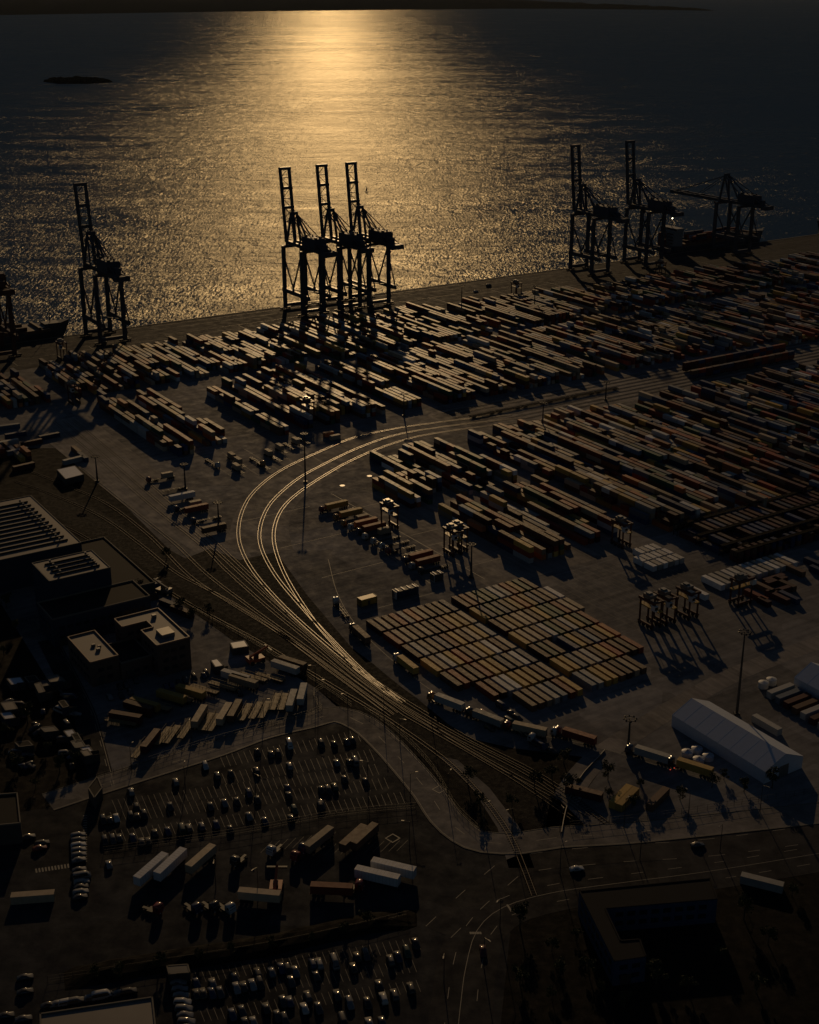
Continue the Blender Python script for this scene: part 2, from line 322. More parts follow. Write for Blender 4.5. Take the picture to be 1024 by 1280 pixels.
# ---- ground sheets
def sheet_px(name, m, pts, z, uvpts=False):
    mb = MB(); mb.sheet([W(*p) if uvpts else P(*p) for p in pts], z); return structure(name, mb, m)
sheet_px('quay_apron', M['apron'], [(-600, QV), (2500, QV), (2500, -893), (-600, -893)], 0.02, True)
sheet_px('rail_terminal_paving', M['paving'], [(223, -770), (259, -770), (256, -630), (247, -520), (240, -500), (228, -520), (222, -600)], 0.02, True)
sheet_px('rail_yard_paving', M['paving'], [(440, -660), (1500, -660), (1500, -612), (440, -612), (420, -625), (400, -632)], 0.02, True)
sheet_px('truck_yard_paving', M['paving'], [(322, -560), (404, -560), (404, -430), (318, -430)], 0.02, True)
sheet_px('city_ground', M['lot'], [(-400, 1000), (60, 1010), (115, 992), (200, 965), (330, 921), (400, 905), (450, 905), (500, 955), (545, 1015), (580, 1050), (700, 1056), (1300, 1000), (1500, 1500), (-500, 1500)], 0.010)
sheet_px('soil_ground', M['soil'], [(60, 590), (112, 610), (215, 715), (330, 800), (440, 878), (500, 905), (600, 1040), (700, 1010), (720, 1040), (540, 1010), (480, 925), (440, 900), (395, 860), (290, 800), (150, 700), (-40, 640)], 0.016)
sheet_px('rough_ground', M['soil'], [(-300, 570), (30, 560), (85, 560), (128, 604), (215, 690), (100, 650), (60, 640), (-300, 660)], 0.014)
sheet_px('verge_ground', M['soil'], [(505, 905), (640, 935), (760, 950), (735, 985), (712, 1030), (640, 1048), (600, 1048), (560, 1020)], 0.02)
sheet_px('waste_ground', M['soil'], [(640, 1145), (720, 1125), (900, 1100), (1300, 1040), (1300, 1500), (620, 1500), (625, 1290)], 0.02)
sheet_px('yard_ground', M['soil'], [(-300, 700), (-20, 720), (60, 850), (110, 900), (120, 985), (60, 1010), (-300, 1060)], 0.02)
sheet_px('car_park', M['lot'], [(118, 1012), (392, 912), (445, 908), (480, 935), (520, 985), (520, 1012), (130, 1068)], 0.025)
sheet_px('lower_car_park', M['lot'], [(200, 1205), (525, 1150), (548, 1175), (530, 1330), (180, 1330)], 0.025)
# ballast under the throat of the yard
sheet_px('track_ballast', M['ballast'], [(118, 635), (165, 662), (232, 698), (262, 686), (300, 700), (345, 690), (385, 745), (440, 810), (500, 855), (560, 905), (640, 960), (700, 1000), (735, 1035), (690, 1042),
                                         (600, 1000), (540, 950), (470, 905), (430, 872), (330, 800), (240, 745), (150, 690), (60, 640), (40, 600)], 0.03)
sheet_px('track_paving', M['paving'], [(548, 945), (572, 950), (612, 985), (650, 1035), (668, 1085), (636, 1085), (622, 1035), (590, 985)], 0.04)

def road(name, pts, w, m, z, lines=()):
    path = smooth_path([P(*p) for p in pts]); mb = MB(); ribbon(mb, path, -w / 2, w / 2, z); structure(name, mb, m)
    mk = MB()
    for off, dash in lines:
        if dash:
            for i in range(0, len(path) - 3, 3): ribbon(mk, path[i:i + 2], off - 0.09, off + 0.09, z + 0.012)
        else: ribbon(mk, path, off - 0.09, off + 0.09, z + 0.012)
    if lines: structure('road_markings', mk, M['paintline'])
    return path
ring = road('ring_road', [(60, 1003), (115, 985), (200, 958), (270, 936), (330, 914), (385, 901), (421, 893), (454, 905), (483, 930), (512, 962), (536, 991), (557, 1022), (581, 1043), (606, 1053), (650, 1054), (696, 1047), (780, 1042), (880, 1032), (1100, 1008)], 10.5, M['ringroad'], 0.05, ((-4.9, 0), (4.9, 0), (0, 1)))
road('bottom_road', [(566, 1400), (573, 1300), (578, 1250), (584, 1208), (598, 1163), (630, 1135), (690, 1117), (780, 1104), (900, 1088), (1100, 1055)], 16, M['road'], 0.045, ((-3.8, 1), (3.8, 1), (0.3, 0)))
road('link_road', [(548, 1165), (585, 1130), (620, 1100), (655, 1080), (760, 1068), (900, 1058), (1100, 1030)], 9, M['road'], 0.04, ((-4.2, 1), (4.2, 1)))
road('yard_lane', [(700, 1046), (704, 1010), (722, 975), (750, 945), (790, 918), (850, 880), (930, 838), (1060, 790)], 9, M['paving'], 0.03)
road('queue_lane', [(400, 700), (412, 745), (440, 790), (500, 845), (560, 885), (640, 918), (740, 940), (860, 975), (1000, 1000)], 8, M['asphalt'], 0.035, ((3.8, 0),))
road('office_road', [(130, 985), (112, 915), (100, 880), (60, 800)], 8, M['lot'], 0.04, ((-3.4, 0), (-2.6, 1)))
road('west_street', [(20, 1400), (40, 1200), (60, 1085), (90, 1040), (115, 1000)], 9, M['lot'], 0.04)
# kerbs beside the ring road
mb = MB(); ribbon(mb, ring, 5.3, 5.6, 0.0, 0.16); ribbon(mb, ring, -5.6, -5.3, 0.0, 0.16); structure('kerb', mb, M['concrete'])
mb = MB(); ribbon(mb, smooth_path([P(x, y) for x, y in ((702, 1042), (707, 1015), (716, 990), (730, 967), (748, 948), (756, 939))]), -0.12, 0.12, 0.0, 0.75); structure('lane_kerb', mb, M['steel'])

# ---- tracks
mb = MB(); ribbon(mb, smooth_path([P(x, y) for x, y in ((660, 522), (600, 528), (525, 538), (484, 547), (443.5, 562), (406, 580), (372, 598), (346, 617), (330, 636), (322, 661), (326, 690))]), -13, 15, 0.026); structure('track_bed_paving', mb, M['paving'])
def track(pts, sleepers=True, world=False, hw=0.05, m='raildull'):
    path = smooth_path([W(*p) for p in pts] if world else [P(*p) for p in pts], 5.0)
    mb = MB()
    for s in (-0.7175, 0.7175): ribbon(mb, path, s - hw, s + hw, 0.02, 0.20)
    o = structure('railway_track', mb, M[m])
    if sleepers:
        sb = MB(); acc = 0
        for i in range(len(path) - 1):
            a, b = path[i], path[i + 1]; d = (b - a).normalized(); n = Vector((-d.y, d.x, 0)); L = (b - a).length; t = -acc
            while t < L:
                if t >= 0:
                    c = a + d * t; sb.beam(c - n * 1.3 + Vector((0, 0, 0.06)), c + n * 1.3 + Vector((0, 0, 0.06)), 0.26, 0.05)
                t += 1.2
            acc = 1.2 - (t - L) if t - L < 1.2 else 0
        s = sb.build('sleepers', M['sleeper'], o); s['kind'] = 'stuff'
    return o
TR = [
 ([(640, 519), (590, 523), (535, 530), (500, 535), (443.5, 547), (397, 566), (350, 589), (318.5, 614), (303, 639), (298, 667), (304, 692), (321, 720), (352, 755), (392, 792), (440, 832), (492, 872)], 0),
 ([(660, 522), (600, 528), (525, 538), (484, 547), (443.5, 562), (406, 580), (375, 597), (350, 617), (334, 636), (325, 661), (327, 686), (345, 720), (378, 760), (415, 800), (455, 840), (500, 876)], 0),
 ([(680, 526), (600, 534), (537, 543), (506, 550), (468, 563), (431, 580), (397, 600), (371, 618), (353, 636), (343.5, 658), (343.5, 683), (357, 720), (384, 764), (410, 797), (450, 838), (505, 878)], 0),
 ([(81, 527), (150, 586), (219, 645), (262, 682), (306, 722), (350, 762), (400, 805), (450, 848), (510, 889), (600, 945), (700, 1000)], 0),
 ([(67, 527), (119, 570), (187, 630), (250, 680), (281, 711), (330, 755), (385, 800), (440, 846), (505, 893)], 0),
 ([(92, 525), (165, 586), (235, 647), (280, 688), (322, 728), (372, 778), (425, 824), (480, 868), (560, 916), (660, 968), (735, 1020)], 0),
 ([(100, 585), (125, 605), (175, 645), (219, 680), (259, 718), (310, 757), (370, 800), (430, 844), (495, 892)], 0),
 ([(40, 590), (80, 606), (134, 630), (187, 670), (237, 720), (290, 755), (350, 792), (412, 838), (480, 888)], 1),
 ([(20, 602), (62, 617), (125, 645), (175, 680), (219, 715), (262, 738), (310, 765), (370, 806), (425, 846), (490, 895)], 1),
 ([(40, 640), (100, 668), (150, 700), (205, 736), (260, 768), (320, 800), (380, 836), (430, 866), (480, 896), (530, 930), (566, 958), (606, 1000), (636, 1042), (652, 1078), (668, 1120)], 1),
 ([(505, 893), (580, 936), (650, 978), (720, 1026)], 1),
 ([(440, 832), (500, 872), (580, 920), (680, 972), (760, 1030)], 1),
]
for k_, (pts, sl_) in enumerate(TR): track(pts, bool(sl_), hw=0.085 if k_ < 3 else 0.06, m='rail' if k_ < 3 else 'raildull')
for v in (-655, -649.5, -643, -637, -631, -625, -619): track([(445 if v < -622 else 480, v), (1000, v), (1450, v)], False, True)
for v in (-961.0, -931.0):
    mb = MB(); ribbon(mb, [W(-600, v), W(0, v), W(2400, v)], -0.08, 0.08, 0.03, 0.09); structure('crane_rail', mb, M['raildull'])
# buffer kerb along the end of each yard rail row, painted apron lanes, yard lines
mb = MB()
for v in (-950, -921, -905): ribbon(mb, [W(150, v), W(1400, v)], -0.1, 0.1, 0.04)
for u in range(200, 1300, 60):
    ribbon(mb, [W(u, -929), W(u, -905)], -0.15, 0.15, 0.045)
structure('apron_markings', mb, M['paintline'])
mb = MB()
for v in (-560, -520, -480, -440): ribbon(mb, [W(262, v), W(300, v)], -0.12, 0.12, 0.045)
ribbon(mb, [W(303, -555), W(299, -445)], -0.15, 0.15, 0.045); ribbon(mb, [W(318, -570), W(322, -440)], -0.15, 0.15, 0.045)
ribbon(mb, [W(338, -606), W(338, -597)], -0.2, 0.2, 0.045)
for k in range(7): ribbon(mb, [W(322, -545 + k * 15), W(346, -545 + k * 15)], -0.1, 0.1, 0.045)
for k in range(16): ribbon(mb, [W(345 + k * 3.55, -425), W(345 + k * 3.55, -345)], -0.06, 0.06, 0.045)
for k in range(5): ribbon(mb, [W(286 + k * 13, -660), W(286 + k * 13, -615)], -0.08, 0.08, 0.045)
structure('yard_markings', mb, M['paintline'])
mb = MB()
for (x, y) in ((428, 607), (620, 535), (691, 520), (757, 508), (462, 595), (520, 573)):
    c = P(x, y); mb.cyl((c.x, c.y, 0), (c.x, c.y, 0.07), 1.4, n=16)
structure('manhole_slab', mb, M['white'])

# ================================================================ CONTAINERS
PAL = [('rust red', (0.30, 0.055, 0.03)), ('maroon', (0.085, 0.022, 0.024)), ('brown', (0.15, 0.085, 0.055)), ('ochre', (0.50, 0.31, 0.07)), ('tan', (0.42, 0.33, 0.23)),
       ('pale grey', (0.48, 0.48, 0.46)), ('dark blue', (0.025, 0.05, 0.13)), ('blue grey', (0.16, 0.22, 0.30)), ('dark green', (0.03, 0.10, 0.06)), ('orange', (0.46, 0.15, 0.05)), ('white', (0.68, 0.68, 0.67))]
PW = [14, 16, 17, 7, 13, 7, 13, 7, 6, 6, 3]
CL, CW, CH = 12.19, 2.44, 2.62
def container_mesh(L, H=CH):
    mb = MB(); h = L / 2; w = CW / 2
    n = int(L / 0.6)          # corrugated side walls, as a folded strip along each side
    ys = []
    for i in range(n + 1):
        x = -h + 0.12 + (L - 0.24) * i / n; ys.append((x, w - 0.035 - (0.035 if i % 2 else 0)))
    top = [(x, y, H - 0.1) for x, y in ys] + [(x, -y, H - 0.1) for x, y in ys[::-1]]
    bot = [(x, y, 0.12) for x, y, z in top]
    k = len(top); mb.add(bot + top, [((i + 1) % k, i, k + i, k + (i + 1) % k) for i in range(k)])
    mb.box(-h, h, -w, w, H - 0.1, H); mb.box(-h, h, -w, w, 0, 0.12)
    for sx in (-1, 1):
        for sy in (-1, 1):
            mb.box(min(sx * h, sx * (h - 0.13)), max(sx * h, sx * (h - 0.13)), min(sy * w, sy * (w - 0.13)), max(sy * w, sy * (w - 0.13)), 0.12, H - 0.1)
            mb.box(min(sx * (h + .005), sx * (h - 0.17)), max(sx * (h + .005), sx * (h - 0.17)), min(sy * (w + .005), sy * (w - .16)), max(sy * (w + .005), sy * (w - .16)), H - 0.12, H + 0.012)
    return mb.mesh('shipping_container', M['box'])
def door_mesh(L, H=CH):
    mb = MB(); mb.box(L / 2 - 0.1, L / 2 - 0.04, 0.02, CW / 2 - 0.14, 0.14, H - 0.12)
    for y in (0.35, 0.8): mb.cyl((L / 2 - 0.01, y, 0.2), (L / 2 - 0.01, y, H - 0.2), 0.025, n=6)
    return mb.mesh('door', M['box'])
CM = {40: (container_mesh(CL), door_mesh(CL)), 20: (container_mesh(6.06), door_mesh(6.06))}
NCONT = [0]
def container(loc, rz, ci, label, group=None, size=40):
    me, dm = CM[size]; o = bpy.data.objects.new('shipping_container', me); C.objects.link(o)
    o.location = loc; o.rotation_euler = (0, 0, rz); nm, col = PAL[ci]
    j = rnd.uniform(0.65, 1.35); o.color = (*[min(1, c * j) for c in col], 1)
    for s in (0, math.pi):
        d = bpy.data.objects.new('door', dm); C.objects.link(d); d.parent = o; d.color = o.color
        if s: d.scale = (1, -1, 1)
    NCONT[0] += 1
    return tag(o, label, 'shipping container', group)
def pick(): return rnd.choices(range(len(PAL)), PW)[0]

# the flat block in the middle of the yard: rows counted from the water side
PU, PV = 3.54, 13.47
GB = {'left': {0: range(0, 11), 1: range(0, 11), 2: range(0, 11), 3: range(0, 11), 4: range(0, 11), 5: range(2, 11), 6: range(4, 11)},
      'right': {0: range(0, 11), 1: range(0, 12), 2: range(0, 12), 3: range(0, 11), 4: list(range(0, 3)) + list(range(4, 11)), 5: range(0, 11), 6: range(0, 8)}}
stuffbox = []       # (x, y, z, rz, L, colour)
ground_pal = [4, 2, 0, 3, 4, 5, 1, 2, 7, 4, 3, 0, 2, 8, 3]
for side, u0 in (('left', 254.9), ('right', 297.0)):
    for r, cols in GB[side].items():
        for k, cidx in enumerate(cols):
            ci = rnd.choice(ground_pal) if rnd.random() > 0.1 else rnd.choice([8, 6, 10, 9])
            z = 0
            p = W(u0 + cidx * PU, -422.2 + r * PV)
            container((p.x + rnd.uniform(-.1, .1), p.y + rnd.uniform(-.1, .1), z), RV + (math.pi if rnd.random() < .5 else 0), ci,
                      f'{PAL[ci][0]} container, {ORD[k]} from the left in {ORD[r]} row of {side} flat block', 'containers of the flat single-tier block').scale = (0.97, 0.94, 1)

# the two tall blocks behind the truck rows: tops of the nearer block are objects
def hnoise(u, v, s):
    return (math.sin(u * 0.21 + s) * math.cos(v * 0.047 + s * 2) + math.sin(u * 0.083 - v * 0.031 + s * 3)) * 0.5
def block(u0, u1, v0, v1, hmin, hmax, seed, fill=0.93, top_objects=None, jag=1.0, pv=12.6, skip=None, hmean=None):
    r2 = random.Random(seed); nu = int((u1 - u0) / 3.55); nv = int(round((v1 - v0) / pv)); rows = 0; tops = []
    for i in range(nu + 1):
        u = u0 + i * 3.55; a = 0; b = nv
        lift = r2.uniform(-0.95, 0.85)
        if r2.random() < 0.35 * jag: a += r2.choice((1, 1, 2))
        if r2.random() < 0.45 * jag: b -= r2.choice((1, 1, 2))
        col = r2.choices(range(len(PAL)), PW)[0]
        hm = (hmin + hmax) / 2 if hmean is None else hmean
        for j in range(a, b):
            v = v0 + (j + 0.5) * pv
            if skip and skip(u, v): continue
            if r2.random() > fill: continue
            if r2.random() < 0.28: lift = r2.uniform(-0.95, 0.85)
            h = int(round(hm + hnoise(u, v, seed) * (hmax - hmin) * 0.35 + lift)); h = max(hmin, min(hmax, h))
            if h <= 0: continue
            if r2.random() < 0.8: col = r2.choices(range(len(PAL)), PW)[0]
            two = r2.random() < 0.28
            for k in range(h):
                ci = col if k == h - 1 else r2.choices(range(len(PAL)), PW)[0]
                p = W(u + r2.uniform(-.08, .08), v + r2.uniform(-.15, .15))
                if top_objects is not None and k == h - 1:
                    tops.append((i, v, p, k * CH, ci)); continue
                if two and k == h - 1:
                    if r2.random() < 0.5:
                        q = W(u, v - 3.1); stuffbox.append((q.x, q.y, k * CH, RV, 6.06, PAL[ci][1]))
                    q = W(u, v + 3.1); stuffbox.append((q.x, q.y, k * CH, RV, 6.06, PAL[r2.choices(range(len(PAL)), PW)[0]][1]))
                else: stuffbox.append((p.x, p.y, k * CH, RV, CL, PAL[ci][1]))
    if top_objects is not None:
        byrow = {}
        for t in tops: byrow.setdefault(t[0], []).append(t)
        for n_, i in enumerate(sorted(byrow)):
            for k, t in enumerate(sorted(byrow[i], key=lambda q: q[1])):
                container((t[2].x, t[2].y, t[3] + 0.02), RV, t[4], f'{PAL[t[4]][0]} container, {ORD[k]} from the water in {ORD[n_]} line of {top_objects}', 'top containers of the tall block')
# third row of blocks
block(350, 370, -517, -442.5, 1, 3, 21, 0.97, 'left tall block', 0.9, 12.4, hmean=2.1)
block(374, 410, -520, -441, 1, 3, 22, 0.96, 'right tall block', 1.1, 12.4, hmean=2)
block(342, 408, -605, -531, 1, 3, 23, 0.95, jag=1.2, hmean=2.2, skip=lambda u, v: u < 361 and v < -562)
block(426, 477, -600.5, -442.5, 1, 3, 24, 0.965, jag=0.6, hmean=2.1)
block(479, 590, -606.5, -434.5, 1, 3, 25, 0.965, jag=0.6, hmean=2.1)
block(600, 764, -604.5, -476.5, 1, 3, 26, 0.965, jag=0.6, hmean=1.8)
block(594, 644, -476.5, -406.5, 0, 2, 27, 0.8, hmean=1.2)
# second row
block(273, 286, -792.7, -665.7, 2, 3, 31, 0.97, jag=0.8, hmean=2.3)
block(297, 309, -787.7, -671.7, 1, 3, 32, 0.93, jag=0.9, hmean=2.1)
block(311, 317, -709.7, -683.7, 1, 2, 38, 1.0)
block(341, 347, -769.7, -671.7, 2, 3, 33, 0.97, jag=0.3, hmean=2.4)
block(359, 366, -785.7, -667.7, 1, 3, 34, 0.94, jag=0.5, hmean=2.2)
block(374, 414, -785.7, -675.7, 1, 3, 35, 0.93, jag=0.7, hmean=2.3)
block(430, 443, -787.7, -673.7, 2, 3, 36, 0.96, jag=0.6, hmean=2.3)
block(457, 587, -782.7, -664.7, 1, 3, 37, 0.965, jag=0.6, hmean=2.1)
block(595, 740, -783.7, -667.7, 1, 3, 39, 0.965, jag=0.6, hmean=1.9)
block(745, 905, -783.7, -659.7, 1, 3, 40, 0.965, jag=0.6, hmean=1.8)
block(910, 1125, -783.7, -659, 1, 3, 41, 0.965, jag=0.6, hmean=1.8)
# front row behind the apron
block(196, 252, -883, -805, 1, 3, 51, 0.9, hmean=2)
block(270, 446, -897, -803, 1, 3, 52, 0.965, jag=0.6, hmean=2)
block(454, 590, -899, -803, 1, 3, 53, 0.965, jag=0.6, hmean=2)
block(604, 736, -889, -803, 1, 3, 54, 0.965, jag=0.6, hmean=1.9)
block(747, 906, -881, -803, 1, 3, 55, 0.965, jag=0.6, hmean=2.0)
block(917, 1156, -877, -803, 1, 3, 56, 0.965, jag=0.6, hmean=2.0)
# short ragged rows in the yard on the left behind the rail terminal
block(65, 205, -767.7, -697.7, 0, 2, 61, 0.5, hmean=0.8, jag=2)

# white reefers and the row of pale containers on the right
for r in range(3):
    for k in range(6 if r else 4):
        p = W(391 + k * 3.3 + (6 if r == 0 else 0), -423 + r * 7.2); c10 = 10 if rnd.random() < 0.7 else 5
        container((p.x, p.y, 0), RV, c10, f'{PAL[c10][0]} short container, {ORD[k]} in {["far", "middle", "near"][r]} row of the pale stack by the frames', 'pale short containers by the reefer frames', 20)
for k in range(13):
    p = W(402 + k * 3.75, -380.5); c10 = rnd.choice([10, 5, 5, 4])
    container((p.x, p.y, 0 if k > 2 else 0), RV, c10, f'{PAL[c10][0]} container, {ORD[k]} from the left in the row beside the reefer frames', 'row of pale containers beside the reefer frames')
p = W(389, -377); container((p.x, p.y, 0), RV, 10, 'white container standing alone left of the pale row', 'row of pale containers beside the reefer frames')
for k in range(7):
    p = W(353.6 - k * .3, -296.5 + k * 4.3); ci = [5, 7, 1, 2, 5, 1, 5][k]
    container((p.x, p.y, 0), RU, ci, f'{PAL[ci][0]} container, {ORD[k]} from the water in the row below the far tent', 'containers below the far tent')
# container trains on the rail strip
def wagon(u, v, label, loaded, group):
    o = empty('flat_wagon', W(u, v, 0.2), RU)
    mb = MB(); mb.box(-9.4, 9.4, -1.35, 1.35, 0.85, 1.1); mb.box(-9.4, 9.4, -0.3, 0.3, 0.55, 0.85); mb.build('deck', M['sleeper'], o)
    for s in (-1, 1):
        b = MB(); b.box(s * 6.8 - 1.3, s * 6.8 + 1.3, -1.1, 1.1, 0.4, 0.55)
        for x in (-.9, .9):
            b.cyl((s * 6.8 + x, -0.8, 0.45), (s * 6.8 + x, -0.68, 0.45), 0.45, n=12); b.cyl((s * 6.8 + x, 0.68, 0.45), (s * 6.8 + x, 0.8, 0.45), 0.45, n=12)
        b.build('bogie', M['darksteel'], o)
    tag(o, label, 'railway wagon', group)
    return o
for k in range(6):
    wagon(462 + k * 19.6, -637, f'empty flat wagon, {ORD[k]} from the left in the long train beside the stacks', False, 'empty flat wagons')
for t_, (v, u0) in enumerate(((-645, 634), (-627.5, 624))):
    for k in range(5):
        u = u0 + 10 + k * 19.6
        wagon(u, v, f'flat wagon loaded with tall dark containers, {ORD[k]} from the left in the {["farther", "nearer"][t_]} train', True, 'loaded container wagons')
        for j in range(3):
            for q in range(2):
                p = W(u - 6.4 + j * 6.4, v); stuffbox.append((p.x, p.y, 1.32 + q * CH, RU, 6.06, PAL[rnd.choice([1, 2, 6, 0])][1]))

# reefer frames on the right of the yard
def reefer_frame(u0, v, n, label):
    o = empty('reefer_frame', W(u0, v), RU); fr = MB(); plat = MB()
    for i in range(n + 1):
        x = i * 4.2
        for y in (-1.2, 1.2): fr.beam((x, y, 0), (x, y, 5.8), 0.2)
        for z in (2.7, 5.4): fr.beam((x, -1.2, z), (x, 1.2, z), 0.16)
        if i < n:
            for z in (2.7, 5.4):
                for y in (-1.2, 1.2): fr.beam((x, y, z + 1), (x + 4.2, y, z + 1), 0.1)
            fr.beam((x, 1.2, 0), (x + 4.2, 1.2, 5.4), 0.1)
    for z in (2.7, 5.4): plat.box(-.3, n * 4.2 + .3, -1.15, 1.15, z + .08, z + .16)
    fr.build('steel_frame', M['sleeper'], o); plat.build('walkway', M['sleeper'], o)
    tag(o, label, 'reefer frame', 'stepped steel frames for refrigerated containers')
for k, v in enumerate((-432, -417, -402, -393)):
    reefer_frame(428, v, 28, f'long dark steel reefer frame, {ORD[k]} from the water beside the pale containers')
    if k < 3:
        for i in range(32):
            for z in range(rnd.choice((1, 2, 2, 2))):
                p = W(430 + i * 4.2, v + 7.8); stuffbox.append((p.x, p.y, z * CH, RV, 12.19 if k < 2 else 6.06, PAL[rnd.choice([1, 2, 6, 1, 6])][1]))
for i in range(60):
    u = rnd.uniform(405, 520); v = rnd.uniform(-372, -352); p = W(u, v); stuffbox.append((p.x, p.y, 0, RV if rnd.random() < .6 else RU, rnd.choice((6.06, CL)), PAL[rnd.choice([1, 2, 6, 1, 0])][1])) if i % 3 == 0 else None

# everything else in the stacks: one object
def build_stuff():
    A = np.array([b[:5] for b in stuffbox]); K = np.array([b[5] for b in stuffbox])
    n = len(A); base = np.array([(-1, -1, 0), (1, -1, 0), (1, 1, 0), (-1, 1, 0), (-1, -1, 1), (1, -1, 1), (1, 1, 1), (-1, 1, 1)], float)
    L = A[:, 4] / 2; loc = np.zeros((n, 8, 3)); loc[:, :, 0] = base[:, 0] * L[:, None]; loc[:, :, 1] = base[:, 1] * CW / 2; loc[:, :, 2] = base[:, 2] * (CH - 0.02)
    c, s = np.cos(A[:, 3])[:, None], np.sin(A[:, 3])[:, None]
    out = np.empty_like(loc); out[:, :, 0] = loc[:, :, 0] * c - loc[:, :, 1] * s + A[:, 0:1]; out[:, :, 1] = loc[:, :, 0] * s + loc[:, :, 1] * c + A[:, 1:2]; out[:, :, 2] = loc[:, :, 2] + A[:, 2:3]
    F = np.array([(0, 3, 2, 1), (4, 5, 6, 7), (0, 1, 5, 4), (1, 2, 6, 5), (2, 3, 7, 6), (3, 0, 4, 7)])
    fs = (F[None] + (np.arange(n) * 8)[:, None, None]).reshape(-1, 4)
    me = bpy.data.meshes.new('stacked_containers'); me.from_pydata(out.reshape(-1, 3).tolist(), [], fs.tolist()); me.materials.append(M['boxattr'])
    at = me.attributes.new('paint', 'FLOAT_COLOR', 'FACE'); j = np.array([rnd.uniform(0.6, 1.4) for _ in range(n)])
    cols = np.ones((n, 6, 4)); cols[:, :, :3] = np.clip(K * j[:, None], 0, 1)[:, None, :]
    at.data.foreach_set('color', cols.reshape(-1)); me.update()
    o = bpy.data.objects.new('stacked_containers', me); C.objects.link(o)
    tag(o, 'thousands of shipping containers stacked in long parallel rows across the terminal', 'shipping containers', kind='stuff')
    print('containers: objects', NCONT[0], 'stuff', n)

